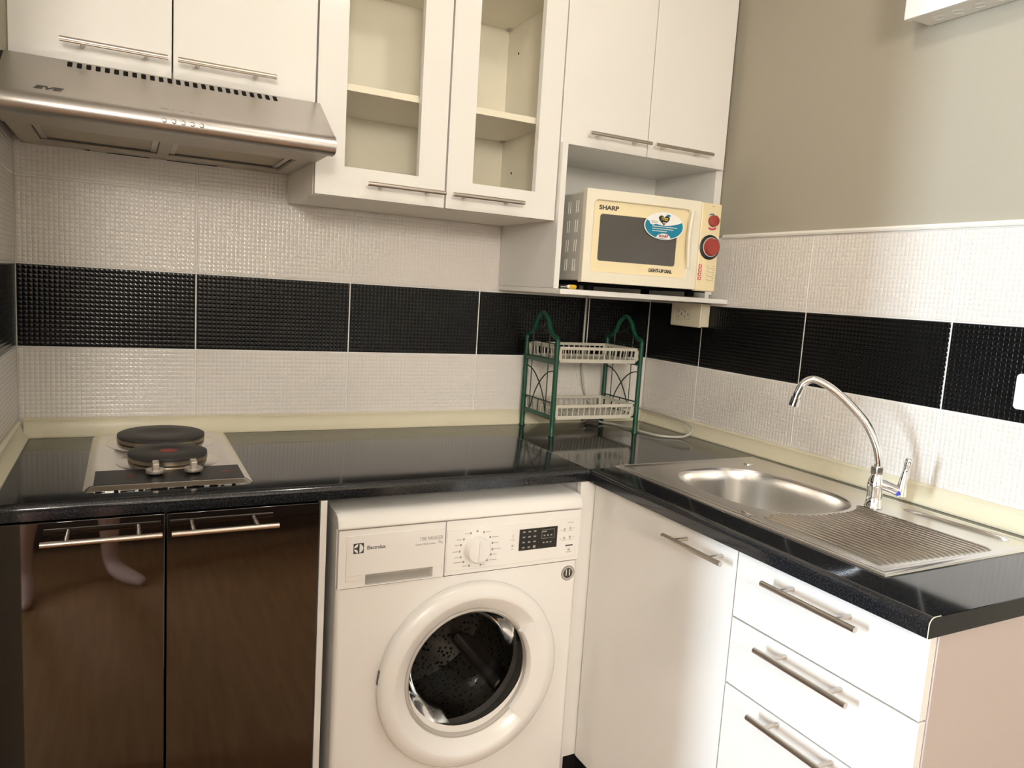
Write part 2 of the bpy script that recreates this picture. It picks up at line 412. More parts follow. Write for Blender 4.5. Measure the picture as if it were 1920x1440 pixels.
XF = 1.265            # face of the right-hand doors
B = thing('sink_cabinet', 'white gloss cabinet with one tall door under the sink bowl', 'cabinet', (1.55, -.6, 0))
bm = bmesh.new(); abox(bm, 1.284, 1.30, -.605, -1.07, .146, ZU-.02); abox(bm, 1.284, W-.01, -.04, -.056, .146, ZU-.001)
abox(bm, 1.30, W-.01, -.04, -1.086, .146, .162); abox(bm, W-.02, W-.01, -.06, -1.086, .146, ZU-.001)
abox(bm, 1.284, 1.30, -.60, -1.086, ZU-.03, ZU-.001)
mk('body', bm, 'laminate', B, smooth=0)
box('plinth', 1.290, 1.305, -.571, -1.086, .0005, .145, 'plinth_black', B)
box('plinth', 1.228, 1.305, -.555, -.570, .0005, .145, 'plinth_black', B)  # black return added under the filler, its colour standing in for deep shadow
box('filler_panel', 1.2265, 1.283, -.580, -.598, .146, ZU-.001, 'laminate', B, bevel=.0008)
box('inner_side', 1.232, 1.246, -.04, -.578, .0005, ZU-.001, 'laminate', B)
d_ = box('door', XF, 1.283, -.603, -1.0875, .146, ZU-.003, 'laminate', B, bevel=.0012)
handle(d_, (1.2285, -.9112, .837), (1.2285, -1.1033+.02, .837), (-1, 0, 0), stand=.037)

Dq = thing('drawer_cabinet', 'white gloss cabinet with three drawers at the worktop end', 'cabinet', (1.55, -1.28, 0))
bm = bmesh.new(); abox(bm, 1.30, W-.01, -1.089, -1.104, .146, ZU-.001); abox(bm, 1.30, W-.01, -1.104, -1.456, .146, .162)
abox(bm, W-.02, W-.01, -1.104, -1.456, .162, ZU-.001); abox(bm, 1.286, 1.30, -1.089, -1.456, .146, ZU-.001)
mk('body', bm, 'laminate', Dq, smooth=0)
box('plinth', 1.290, 1.305, -1.089, -1.456, .0005, .145, 'plinth_black', Dq)
box('side_panel', 1.283, W-.003, -1.457, -1.4725, .0005, ZU-.001, 'panel_beige_shaded', Dq, bevel=.0008)
for z0, z1, hz in ((.7345, ZU-.003, .8395), (.6015, .7315, .716), (.42, .5985, .589), (.146, .417, .405)):
    d_ = box('drawer', XF, 1.282, -1.0905, -1.4705, z0, z1, 'laminate', Dq, bevel=.0012)
    handle(d_, (1.2285, -1.185, hz), (1.2285, -1.377, hz), (-1, 0, 0), stand=.037)

# ------------------------------------------------------------------ worktops
def nose(a, s):       # profile across the depth: a = front edge, s = direction to the back
    n = 6; R_ = .012; out = []
    for k in range(n+1):
        t = PI/2*k/n; out.append((a+s*(R_-R_*math.cos(t)), ZC-R_+R_*math.sin(t)))
    return out
pl = [(-.598, ZU), *nose(-.598, 1), (-.0005, ZC), (-.0005, ZU)]
wt = mk('worktop', aprism(bmesh.new(), pl, 'x', XL+.0005, 1.2445), 'worktop')
tag(wt, 'dark speckled gloss worktop carrying the hob', 'worktop')
WT = thing('worktop', 'dark speckled gloss worktop carrying the steel sink', 'worktop', (1.55, -.74, ZU))
hx0, hx1, hy0, hy1 = 1.375, 1.715, -.652, -1.072
bm = bmesh.new()
pr = [(1.245, ZU), *nose(1.245, 1), (hx0, ZC), (hx0, ZU)]
aprism(bm, pr, 'y', -1.478, -.599)
abox(bm, 1.2465, hx0, -.0005, -.5985, ZU, ZC); abox(bm, hx1, W-.0005, -.0005, -1.478, ZU, ZC)
abox(bm, hx0, hx1, -.0005, hy0, ZU, ZC); abox(bm, hx0, hx1, hy1, -1.478, ZU, ZC)
mk('slab', bm, 'worktop', WT)
pe = [(1.2455, ZU), *nose(1.2455, 1), (W-.0005, ZC), (W-.0005, ZU)]
mk('edge_band', aprism(bmesh.new(), pe, 'y', -1.4784, -1.4797), 'black_gloss', WT)
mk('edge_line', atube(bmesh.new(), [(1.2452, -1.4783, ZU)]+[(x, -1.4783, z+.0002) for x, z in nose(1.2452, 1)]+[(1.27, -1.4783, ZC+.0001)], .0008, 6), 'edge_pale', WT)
mk('joint', atube(bmesh.new(), [(1.2455, -.6, ZC-.02), (1.2458, -.597, ZC-.004), (1.2455, -.59, ZC), (1.2455, -.03, ZC)], .0005, 6), 'ink_grey', WT)

# ------------------------------------------------------------------ hob
Hb = thing('hob', 'steel built-in hob with two black hotplates and two knobs', 'hob', (.316, -.29, ZC))
x0, x1, y0, y1 = .168, .469, -.548, -.034
bm = bmesh.new(); prev = None
for i, z in ((0, .0005), (0, .002), (.010, .0085), (.014, .0095), (.022, .0095), (.026, .0075)):
    ring = [bm.verts.new((px, py, ZC+z)) for px, py in rrect(x0+i, x1-i, y0+i, y1-i, max(.012-i*.3, .004), 4)]
    if prev:
        for k in range(len(ring)): bm.faces.new((prev[k], prev[(k+1) % len(ring)], ring[(k+1) % len(ring)], ring[k]))
    prev = ring
bm.faces.new(prev)
mk('plate', bm, 'steel', Hb)
box('control_strip', .185, .455, -.531, -.420, ZC+.0072, ZC+.0102, 'strip_black', Hb, bevel=.001)
for cx, cy, R_, red in ((.3155, -.147, .095, 0), (.321, -.345, .0785, 1)):
    c = (cx, cy, ZC)
    ring = mk('spill_ring', alathe(bmesh.new(), [(R_+.022, .0078), (R_+.012, .0105), (R_+.004, .011), (R_-.004, .013), (R_-.006, .0075)], c, seg=56), 'steel', Hb)
    hp = mk('hotplate', alathe(bmesh.new(), [(R_-.008, .008), (R_-.005, .022), (R_, .0235), (R_, .029), (R_-.004, .031), (R_*.42, .0312), (R_*.38, .0298), (0, .0298)], c, seg=56), 'iron', Hb)
    mk('rim', alathe(bmesh.new(), [(R_-.004, .0125), (R_+.0005, .014), (R_+.0008, .0225), (R_-.002, .0235)], c, seg=56), 'skirt_steel', hp)
    if red: mk('red_spot', alathe(bmesh.new(), [(0, .0302), (.018, .0302), (.018, .0299)], c, seg=24), 'red_mark', hp)
for kx in (.2925, .3625):
    ky = -.472; k0 = ZC+.0104
    k_ = mk('knob', alathe(bmesh.new(), [(0, .004), (.0175, .004), (.0185, .006), (.0180, .0105), (.016, .012), (0, .012)], (kx, ky, k0), seg=36), 'knob_silver', Hb)
    mk('shaft', acyl(bmesh.new(), (kx, ky, k0-.0003), (kx, ky, k0+.004), .013, seg=24), 'black', k_)
    bm = bmesh.new(); abox(bm, kx-.0062, kx+.0062, ky-.0165, ky+.0165, k0+.011, k0+.026)
    mk('grip', bm, 'knob_silver', k_, bevel=.002)
for sx in (.247, .424):
    bm = bmesh.new()
    for ax, ay in ((-.004, .003), (.004, .003), (-.002, -.004), (.003, -.002)): acyl(bm, (sx+ax, -.472+ay, ZC+.0101), (sx+ax, -.472+ay, ZC+.0105), .0028, seg=10)
    mk('plate_symbol', bm, 'red_mark', Hb)
bm = bmesh.new()
for k in range(26):
    sx = x0+.01+(x1-x0-.03)*k/26; w = random.uniform(.006, .016)
    if random.random() < .8: abox(bm, sx, sx+w, y0-random.uniform(.0005, .003), y0+.003, ZC+.0002, ZC+random.uniform(.001, .003))
mk('sealant', bm, 'black', Hb, label='ragged black sealant along the front edge')

# ------------------------------------------------------------------ sink
S = thing('sink', 'stainless steel inset sink with bowl and ribbed drainer', 'sink', (1.56, -.97, ZC))
sx0, sx1, sy0, sy1 = 1.327, 1.790, -1.347, -.590
def sup(cx, cy, rx, ry, n, N=72):
    out = []
    for k in range(N):
        t = 2*PI*k/N; c_, s_ = math.cos(t), math.sin(t)
        out.append((cx+rx*math.copysign(abs(c_)**(2/n), c_), cy+ry*math.copysign(abs(s_)**(2/n), s_)))
    return out
bcx, bcy, brx, bry = 1.545, -.862, .154, .1935
bm = bmesh.new()
A_, B_ = plate_hole(bm, (sx0+.022, sx1-.022, sy0+.022, sy1-.022), sup(bcx, bcy, brx, bry, 2.7), 'z', ZC+.0025)
# raised border
def brd(i, z): return [(sx0+i, sy0+i, z), (sx1-i, sy0+i, z), (sx1-i, sy1-i, z), (sx0+i, sy1-i, z)]
rings = [[bm.verts.new(p) for p in brd(i, ZC+z)] for i, z in ((0, .0004), (.0015, .0036), (.004, .0046), (.014, .0046), (.019, .003), (.022, .0025))]
for a, b in zip(rings, rings[1:]):
    for k in range(4): bm.faces.new((a[k], a[(k+1) % 4], b[(k+1) % 4], b[k]))
mk('deck', bm, 'steel', S, smooth=25)
bm = bmesh.new(); prev = None
for sc_, z in ((1.0, .0025), (.988, .0005), (.975, -.006), (.965, -.03), (.95, -.11), (.93, -.13), (.88, -.143), (.78, -.149), (.4, -.152), (.12, -.154)):
    ring = [bm.verts.new((px, py, ZC+z)) for px, py in sup(bcx, bcy, brx*sc_, bry*sc_, 2.7 if sc_ > .5 else 2)]
    if prev:
        for k in range(len(ring)): bm.faces.new((prev[k], prev[(k+1) % len(ring)], ring[(k+1) % len(ring)], ring[k]))
    prev = ring
bm.faces.new(prev)
mk('bowl', bm, 'steel', S, smooth=60)
mk('drain', alathe(bmesh.new(), [(0, -.150), (.03, -.150), (.04, -.148), (.042, -.151)], (bcx, bcy, ZC), seg=32), 'steel_edge', S)
bm = bmesh.new(); n = 21
for k in range(n):
    rx = 1.372+(1.652-1.372)*k/(n-1); f = (rx-bcx)/brx
    ys = bcy-bry*(max(0, 1-abs(f)**2.7))**(1/2.7)-.014 if abs(f) < 1 else -1.0
    ys = min(ys, -1.035) if rx > 1.40 else -1.045
    ye = -1.308-.016*k/(n-1)
    pts = [(rx, ys, ZC+.0018), (rx, ys-.008, ZC+.0036), (rx, ye+.008, ZC+.0036), (rx, ye, ZC+.0018)]
    atube(bm, pts, .0030, 8)
mk('drainer_ribs', bm, 'steel_edge', S)
mk('drip_bead', atube(bmesh.new(), [(1.742, -1.085, ZC+.0015), (1.743, -1.10, ZC+.0035), (1.752, -1.285, ZC+.0035), (1.753, -1.30, ZC+.0015)], [.002, .0055, .0055, .002], 10), 'steel_edge', S)
mk('overflow', alathe(bmesh.new(), [(.014, .0025), (.013, .005), (.009, .0058), (0, .0058)], (1.712, -.655, ZC), seg=24), 'chrome', S)
mk('clip', atube(bmesh.new(), [(1.353, -1.00, ZC+.0045), (1.350, -1.015, ZC+.0055), (1.351, -1.03, ZC+.0045)], .002, 8), 'chrome', S)

# ------------------------------------------------------------------ tap
T = thing('tap', 'chrome swan-neck sink tap with side lever', 'tap', (1.683, -1.054, ZC))
dr = Vector((-.138, .192, 0)).normalized(); tb = Vector((1.683, -1.054, 0))
def tp(s, z): q = tb+dr*s; return (q.x, q.y, z)
prof = [(0, .0030), (.0185, .0030), (.019, .006), (.0165, .009), (.0155, .03), (.017, .05), (.016, .062), (.012, .072), (.0115, .078)]
mk('body', alathe(bmesh.new(), prof, (1.683, -1.054, ZC), seg=32), 'chrome', T, smooth=50)
bm = bmesh.new(); acyl(bm, tp(0, .977), tp(0, .994), .0145, seg=6); mk('collar_nut', bm, 'chrome', T, bevel=.0015)
sp = smooth_path([tp(.0, .985), tp(.0, 1.005), tp(.008, 1.038), tp(.0305, 1.0798), tp(.0619, 1.1134), tp(.0973, 1.1433), tp(.1263, 1.1601), tp(.1491, 1.1665), tp(.167, 1.1567), tp(.1771, 1.135), tp(.181, 1.1188)], 6)
mk('spout', atube(bmesh.new(), sp, .0085, 16), 'chrome', T, smooth=60)
mk('nozzle', acyl(bmesh.new(), tp(.1803, 1.122), tp(.1845, 1.103), .0105, .0112, seg=24), 'chrome', T)
mk('valve', atube(bmesh.new(), [tp(-.004, .957), tp(-.020, .954), tp(-.034, .950), tp(-.046, .9465)], [.0135, .0115, .011, .012], 18), 'chrome', T)
lv = mk('lever', atube(bmesh.new(), smooth_path([tp(-.049, .938), tp(-.050, .955), tp(-.0515, .975), tp(-.054, .995), tp(-.057, 1.013), tp(-.058, 1.020)], 4),
        [.012+(.0055-.012)*min(1, k/12) if k < 13 else .0055+.002*math.sin((k-12)/8*PI) for k in range(21)], 14), 'chrome', T)
q0 = Vector(tp(-.049, .944)); vd = (CAM-q0); vd.z = 0; vd.normalize()
mk('cold_mark', acyl(bmesh.new(), q0+Vector((-.011, -.002, 0)), q0+Vector((-.0128, -.0024, 0)), .0055, seg=16), 'blue_dot', lv)

# ------------------------------------------------------------------ washing machine
Wm = thing('washing_machine', 'white front-loading washing machine with round glass door under the worktop', 'washing machine', (.925, -.35, 0))
wx0, wx1, wf, wb = .6285, 1.2215, -.614, -.10
DC = (.9435, .440)
bm = bmesh.new()
abox(bm, wx0, wx0+.004, wf+.012, wb, .015, .84); abox(bm, wx1-.004, wx1, wf+.012, wb, .015, .84); abox(bm, wx0, wx1, wb, wb+.004, .015, .84)
abox(bm, wx0, wx1, wf+.012, wb, .015, .02)
mk('casing', bm, 'washer_white', Wm, smooth=0)
bm = bmesh.new()
circ = [(DC[0]+.150*math.cos(2*PI*k/64), DC[1]+.02+.150*math.sin(2*PI*k/64)) for k in range(64)]
A_, B_ = plate_hole(bm, (wx0+.010, wx1-.010, .09, .6785), circ, 'y', wf)
# rolled side edges
for xs, s in ((wx0, 1), (wx1, -1)):
    prev = None
    for k in range(6):
        t = PI/2*k/5; px = xs+s*(.010-.010*math.sin(t)); py = wf+.012-.012*math.cos(t)
        cur = [bm.verts.new((px, py, .09)), bm.verts.new((px, py, .6785))]
        if prev: bm.faces.new((prev[0], cur[0], cur[1], prev[1]))
        prev = cur
mk('front_panel', bm, 'washer_white', Wm, smooth=50)
box('base_panel', wx0+.002, wx1-.002, wf+.004, wf+.02, .012, .088, 'washer_white', Wm, bevel=.003)
for fx in (wx0+.06, wx1-.06):
    for fy in (-.56, -.16): mk('foot', acyl(bmesh.new(), (fx, fy, .0005), (fx, fy, .016), .02, seg=16), 'rubber_grey', Wm)
tpf = [(wb, .808), (wf+.008, .808), (wf-.004, .8085), (wf-.006, .812), (wf-.003, .824), (wf+.006, .836), (wf+.022, .8415), (wb, .8415)]
mk('top_cover', aprism(bmesh.new(), tpf, 'x', wx0-.001, wx1+.001), 'washer_white', Wm, bevel=.002)
# soap drawer with a real grip recess
gx0, gx1, gz0, gz1 = .6885, .8405, .683, .7065
dx0, dx1, dz0, dz1 = wx0+.0015, .8665, .6805, .8065
bm = bmesh.new(); ya, yb = wf-.003, wf+.02
abox(bm, dx0, dx1, ya, yb, gz1, dz1); abox(bm, dx0, gx0, ya, yb, dz0, gz1); abox(bm, gx1, dx1, ya, yb, dz0, gz1); abox(bm, gx0, gx1, ya, yb, dz0, gz0)
sd = mk('soap_drawer', bm, 'washer_white', Wm, smooth=0)
aprism_bm = aprism(bmesh.new(), [(wf+.002, gz0), (wf+.019, gz0+.009), (wf+.019, gz1), (wf+.0195, gz1), (wf+.0195, gz0)], 'x', gx0, gx1)
mk('grip_recess', aprism_bm, 'washer_grey', sd)
bm = bmesh.new(); abox(bm, .646, .8645, ya-.0016, ya+.0005, gz1+.0005, .7945); abox(bm, .646, gx0-.0005, ya-.0016, ya+.0005, .695, gz1)
fp = mk('fascia', bm, 'washer_white', sd, bevel=.0007)
yt = ya-.0017
# square emblem: dark square, light split disc
bm = bmesh.new(); abox(bm, .6605, .6825, yt-.0003, yt+.0002, .7555, .7775)
em = mk('emblem', bm, 'ink_dark', sd, smooth=0)
ex, ez, er = .6715, .7665, .0098
bm = bmesh.new()
aprism(bm, [(ex+.0016+max(0, er*math.cos(a)-.0016), ez+er*math.sin(a)) for a in [math.radians(-80+160*k/20) for k in range(21)]], 'y', yt-.0006, yt-.0003)
for s in (1, -1):
    arc = [(ex+er*math.cos(a), ez+s*er*math.sin(a)) for a in [math.radians(97+75*k/10) for k in range(11)]]
    inn = [(ex-er*.55, ez+s*er*.20), (ex-er*.22, ez+s*er*.45)]
    aprism(bm, arc+inn, 'y', yt-.0006, yt-.0003)
mk('emblem_disc', bm, 'ink_white', sd, smooth=0)
text('brand_lettering', 'Electrolux', .0113, (.6895, yt, .7655), sd, 'ink_dark', sx=.86, bold=.00018)
text('lettering', 'TIME MANAGER', .0118, (.8605, yt, .7725), sd, 'ink_grey', sx=.64, align='RIGHT')
text('lettering', 'Gentle Wash System', .0063, (.8435, yt, .7610), sd, 'ink_grey', sx=.86, align='RIGHT')
text('lettering', '7Kg', .0085, (.8605, yt, .7625), sd, 'ink_grey', sx=.85, align='RIGHT')
# control panel
cp = box('control_panel', .869, wx1-.001, wf-.003, wf+.02, .6805, .8065, 'washer_white', Wm, bevel=.0012)
box('fascia', .871, 1.2085, ya-.0016, ya+.0005, .6905, .7880, 'washer_white', cp, bevel=.0007)
kc = (.9435, .737)
kn = mk('program_dial', alathe(bmesh.new(), [(.0325, 0), (.0325, -.002), (.0305, -.0025), (.0285, -.017), (.026, -.020), (0, -.021)], (kc[0], yt, kc[1]), axis='y', seg=48), 'washer_white', Wm)
mk('grip', aprism(bmesh.new(), [(kc[0]-.004, kc[1]-.026), (kc[0]+.004, kc[1]-.026), (kc[0]+.0022, kc[1]+.026), (kc[0]-.0022, kc[1]+.026)], 'y', yt-.0195, yt-.0228), 'washer_white', kn, bevel=.0015)
it = []; ic = []
for a, w in ((142, .013), (113, .010), (90, 0), (66, .012), (36, .017), (14, .010), (-7, .016), (-25, .010), (-47, .02), (-72, .006), (162, .010), (183, .013), (203, .010), (222, .020), (247, .012)):
    ca, sa = math.cos(math.radians(a)), math.sin(math.radians(a)); ic.append((kc[0]+.041*ca, kc[1]+.041*sa, .0042, .0046))
    s = 1 if ca > 0 else -1
    if w: it.append((kc[0]+.041*ca+s*(.0045+w/2), kc[1]+.041*sa, w, .0016))
for q_ in ic: marks('program_icon', [q_], yt, 'ink_grey', cp)
for q_ in it: marks('program_name', [q_], yt, 'ink_faint', cp)
dp = box('display', 1.052, 1.1545, yt-.0008, yt+.0003, .7200, .7715, 'display_black', cp, bevel=.0003)
bits = []
for r_ in range(4):
    for c_ in range(3): bits.append((1.064+c_*.0145, .7645-r_*.0125, .0062, .0032 if not (r_ == 3 and c_ == 2) else .006))
for k in range(3): bits.append((1.119+k*.0095, .7515, .0042, .0034)); bits.append((1.118+k*.0095, .7345, .0045, .003))
bits += [(1.129, .7655, .0345, .0006), (1.129, .7445, .0345, .0006), (1.1118, .755, .0006, .021), (1.1462, .755, .0006, .021), (1.119, .761, .011, .0026)]
marks('display_symbols', bits, yt-.001, 'display_ink', dp)
bits = [(1.0355, .757, .0016, .0085), (1.0355, .748, .009, .0014), (1.0355, .734, .005, .005), (1.0355, .726, .007, .0014), (1.190, .7765, .017, .0016)]
for bx, bz in ((1.1745, .7605), (1.191, .7625), (1.1745, .7395), (1.191, .7405)): bits += [(bx, bz, .0055, .0055), (bx, bz-.0055, .012, .0013)]
bits += [(1.165, .7595, .002, .0025), (1.165, .738, .002, .0025), (1.2005, .762, .002, .003), (1.2005, .741, .002, .003), (1.190, .7095, .006, .006), (1.190, .7035, .016, .0016)]
for q_ in bits: marks('button_symbol', [q_], yt, 'ink_faint', cp)
box('start_button', 1.180, 1.200, yt-.0008, yt+.0003, .7185, .7215, 'ink_dark', cp)
# warranty roundel
rc = (1.1955, .6475)
ro = mk('round_sticker', acyl(bmesh.new(), (rc[0], wf+.0004, rc[1]), (rc[0], wf-.0006, rc[1]), .0185, seg=40), 'ink_dark', Wm, label='small round black sticker reading 11')
mk('ring', alathe(bmesh.new(), [(.0172, 0), (.0172, -.0003), (.0128, -.0003), (.0128, 0)], (rc[0], wf-.0006, rc[1]), axis='y', seg=40), 'washer_grey', ro)
text('lettering', '11', .022, (rc[0], wf-.0009, rc[1]+.0005), ro, 'ink_white', sx=.85, align='CENTER', bold=.0003)
# door: ring, handle, glass, drum
Y = wf
dr_ = [(.205, .0), (.2205, -.002), (.2215, -.014), (.2195, -.021), (.214, -.0258), (.198, -.0300), (.190, -.0305), (.186, -.0290), (.160, -.010), (.154, -.004), (.150, .010)]
door = mk('door', alathe(bmesh.new(), dr_, (DC[0], Y, DC[1]), axis='y', seg=96), 'washer_white', Wm, smooth=40)
a0, a1 = math.radians(-44), math.radians(36)
hd = [(.146, -.012), (.148, -.020), (.152, -.025), (.188, -.0322), (.193, -.0322), (.194, -.028), (.160, -.008), (.150, -.008)]
mk('door_handle', alathe(bmesh.new(), hd, (DC[0], Y, DC[1]), axis='y', seg=28, a0=a0, a1=a1, close=True), 'washer_white', door, smooth=30)
mk('hinge_notch', alathe(bmesh.new(), [(.2212, -.004), (.2225, -.004), (.2225, -.012), (.2212, -.012)], (DC[0], Y, DC[1]), axis='y', seg=6, a0=math.radians(168), a1=math.radians(176), close=True), 'rubber_grey', door)
gz = DC[1]+.012
mk('door_glass', alathe(bmesh.new(), [(.153, -.006), (.149, .004), (.140, .030), (.128, .065), (.112, .088), (.08, .10), (.04, .105), (.0005, .106)], (DC[0], Y, DC[1]), axis='y', seg=64), 'lens_glass', door, smooth=60)
mk('glass_rim', alathe(bmesh.new(), [(.156, -.003), (.1555, -.008), (.151, -.010), (.147, -.006), (.146, .006), (.152, .008)], (DC[0], Y, DC[1]), axis='y', seg=72), 'washer_grey', door)
mk('gasket', alathe(bmesh.new(), [(.150, .006), (.156, .02), (.150, .035), (.158, .05), (.150, .062), (.160, .075), (.172, .078)], (DC[0], Y, DC[1]), axis='y', seg=64), 'rubber_grey', Wm, smooth=60)
mk('drum', alathe(bmesh.new(), [(.172, .078), (.178, .082), (.215, .090), (.232, .10), (.235, .12), (.235, .40), (.20, .405), (.06, .41), (.0005, .41)], (DC[0], Y, DC[1]), axis='y', seg=64), 'drum', Wm, smooth=50)
for k in range(3):
    a = math.radians(80+120*k); cx_, cz_ = DC[0]+.205*math.cos(a), DC[1]+.205*math.sin(a)
    bm = aprism(bmesh.new(), [(-.03, -.03), (.03, -.03), (.012, .03), (-.012, .03)], 'y', Y+.11, Y+.39)
    bmesh.ops.rotate(bm, verts=bm.verts, matrix=Matrix.Rotation(-(a+PI/2), 3, 'Y'), cent=(0, 0, 0)); bmesh.ops.translate(bm, verts=bm.verts, vec=(cx_, 0, cz_))
    mk('drum_paddle', bm, 'drum_back', Wm, bevel=.006)

# ------------------------------------------------------------------ upper cabinets
UF = -.302      # carcass front; doors to -.322
DF = -.322
ZT2 = 2.245
def carcass(bm, x0, x1, z0, z1, t=.016, back=True):
    abox(bm, x0, x0+t, -.003, UF, z0, z1); abox(bm, x1-t, x1, -.003, UF, z0, z1)
    abox(bm, x0+t, x1-t, -.003, UF, z0, z0+t); abox(bm, x0+t, x1-t, -.003, UF, z1-t, z1)
    if back: abox(bm, x0+t, x1-t, -.003, -.010, z0+t, z1-t)
C1 = thing('wall_cabinet', 'white two-door wall cabinet above the range hood', 'cabinet', (.33, -.16, 1.711))
bm = bmesh.new(); carcass(bm, .0415, .6195, 1.711, ZT2); mk('body', bm, 'laminate_inside', C1, smooth=0)
box('filler_strip', XL, .0412, -.300, -.318, 1.711, ZT2, 'paint_sage', C1)  # strip added in the dark gap to stand in for the lit wall
for x0, x1, h0, h1 in ((.0415, .3245, .128, .316), (.3275, .6190, .335, .529)):
    d_ = box('door', x0, x1, UF-.001, DF, 1.7105, ZT2, 'laminate', C1, bevel=.001)
    handle(d_, (h0, -.355, 1.743), (h1, -.355, 1.743), (0, -1, 0), stand=.033)

C2 = thing('wall_cabinet', 'white wall cabinet with two glass doors left of the microwave', 'cabinet', (.94, -.16, 1.5125))
bm = bmesh.new(); carcass(bm, .6225, 1.2585, 1.5125, ZT2); mk('body', bm, 'laminate_inside', C2, smooth=0)
box('shelf', .639, 1.242, -.011, -.295, 1.7575, 1.7735, 'laminate_inside', C2, bevel=.0006)
box('shelf', .639, 1.242, -.011, -.295, 2.076, 2.092, 'laminate_inside', C2, bevel=.0006)
for z in (1.7535, 2.072):
    for y in (-.02, -.26): box('shelf_support', 1.229, 1.2419, y, y-.012, z, z+.0038, 'washer_grey', C2)
for y, z in ((-.08, 1.995), (-.08, 1.66)): mk('peg_hole', acyl(bmesh.new(), (1.2415, y, z), (1.243, y, z), .003, seg=10), 'black', C2)
for x0, x1, ox0, ox1, h0, h1 in ((.6235, .9405, .690, .8715, .7376, .932), (.9455, 1.2575, 1.0143, 1.1945, .952, 1.149)):
    z0, z1, oz0, oz1 = 1.5127, ZT2, 1.5808, 2.176
    bm = bmesh.new(); y0_, y1_ = UF-.001, DF
    abox(bm, x0, ox0, y0_, y1_, z0, z1); abox(bm, ox1, x1, y0_, y1_, z0, z1); abox(bm, ox0, ox1, y0_, y1_, z0, oz0); abox(bm, ox0, ox1, y0_, y1_, oz1, z1)
    bmesh.ops.remove_doubles(bm, verts=bm.verts, dist=1e-5)
    d_ = mk('door', bm, 'laminate', C2, smooth=0)
    box('glass_pane', ox0-.004, ox1+.004, UF-.0045, UF-.0005, oz0-.004, oz1+.004, 'pane_glass', d_)
    handle(d_, (h0, -.355, 1.5445), (h1, -.355, 1.5445), (0, -1, 0), stand=.033)

C3 = thing('wall_cabinet', 'white wall cabinet with an open microwave niche under two doors', 'cabinet', (1.55, -.16, 1.3195))
bm = bmesh.new(); ZN = 1.7165
abox(bm, 1.2605, 1.2765, -.003, -.338, 1.334, ZN); abox(bm, 1.2605, 1.2765, -.003, UF, ZN, ZT2)
abox(bm, 1.819, 1.835, -.003, UF, 1.334, ZT2); abox(bm, 1.2765, 1.819, -.003, -.010, 1.334, ZT2-.016)
abox(bm, 1.2765, 1.819, -.010, UF, ZN-.001, ZN+.015); abox(bm, 1.2765, 1.819, -.010, UF, ZT2-.016, ZT2)
mk('body', bm, 'laminate', C3, smooth=0)
box('niche_shelf', 1.2605, 1.8445, -.003, -.376, 1.3195, 1.3335, 'laminate', C3, bevel=.001)
box('filler_strip', 1.8355, W-.001, -.18, -.300, 1.345, ZT2, 'laminate', C3)
for x0, x1, h0, h1 in ((1.2615, 1.5425, 1.3328, 1.5342), (1.5455, 1.8285, 1.5493, 1.756)):
    d_ = box('door', x0, x1, UF-.001, DF, ZN-.0005, ZT2, 'laminate', C3, bevel=.001)
    handle(d_, (h0, -.355, 1.7475), (h1, -.355, 1.7475), (0, -1, 0), stand=.033, r=.0048)

# ------------------------------------------------------------------ range hood
R = thing('range_hood', 'brushed steel range hood with a row of vent slots', 'range hood', (.325, -.25, 1.578))
hx0_, hx1_ = .030, .6215
def hood_prof(w=0):
    return [(-.332, 1.7095), (-.475, 1.6185), (-.486, 1.6135), (-.494, 1.607), (-.4985, 1.598), (-.4985, 1.589), (-.494, 1.581), (-.486, 1.577), (-.465, 1.576)]
bm = bmesh.new()
pp = hood_prof(); inner = [(-.465, 1.5772), (-.485, 1.5785), (-.4965, 1.590), (-.4965, 1.597), (-.492, 1.606), (-.474, 1.616), (-.334, 1.7075)]
aprism(bm, pp+inner, 'x', hx0_+.006, hx1_+.006)
mk('canopy', bm, 'hood_steel', R, smooth=45)
bm = bmesh.new()
for xs in (hx0_, hx1_-.001):
    poly = [(-.003, 1.585), (-.003, 1.709), (-.334, 1.709), (-.474, 1.6175), (-.470, 1.579), (-.40, 1.585)]
    mk('side_plate', aprism(bmesh.new(), poly, 'x', xs, xs+.0012), 'hood_steel', R, smooth=0)
# underside: rails and two recessed filters
bm = bmesh.new()
abox(bm, hx0_+.0015, hx1_-.0015, -.463, -.340, 1.5775, 1.5865); abox(bm, hx0_+.0015, hx1_-.0015, -.003, -.062, 1.585, 1.592)
abox(bm, hx0_+.0015, .070, -.062, -.340, 1.583, 1.592); abox(bm, .585, hx1_-.0015, -.062, -.340, 1.583, 1.592)
abox(bm, .306, .330, -.062, -.340, 1.587, 1.593)
mk('underside_frame', bm, 'hood_under', R, bevel=.001)
for x0, x1 in ((.072, .304), (.332, .583)):
    f_ = box('grease_filter', x0, x1, -.064, -.338, 1.596, 1.602, 'filter_mesh', R, bevel=.001)
    bm = bmesh.new(); abox(bm, x0, x1, -.318, -.338, 1.5925, 1.5958); abox(bm, x0, x0+.012, -.064, -.318, 1.5925, 1.5958); abox(bm, x1-.012, x1, -.064, -.318, 1.5925, 1.5958)
    mk('filter_rim', bm, 'hood_steel', f_, smooth=0)
bm = bmesh.new(); abox(bm, .20, .29, -.010, -.014, 1.5838, 1.5848); abox(bm, .33, .44, -.010, -.014, 1.5838, 1.5848); abox(bm, .155, .165, -.012, -.02, 1.5838, 1.5848); abox(bm, .435, .445, -.012, -.02, 1.5838, 1.5848)
mk('catch', bm, 'black', R, smooth=0)
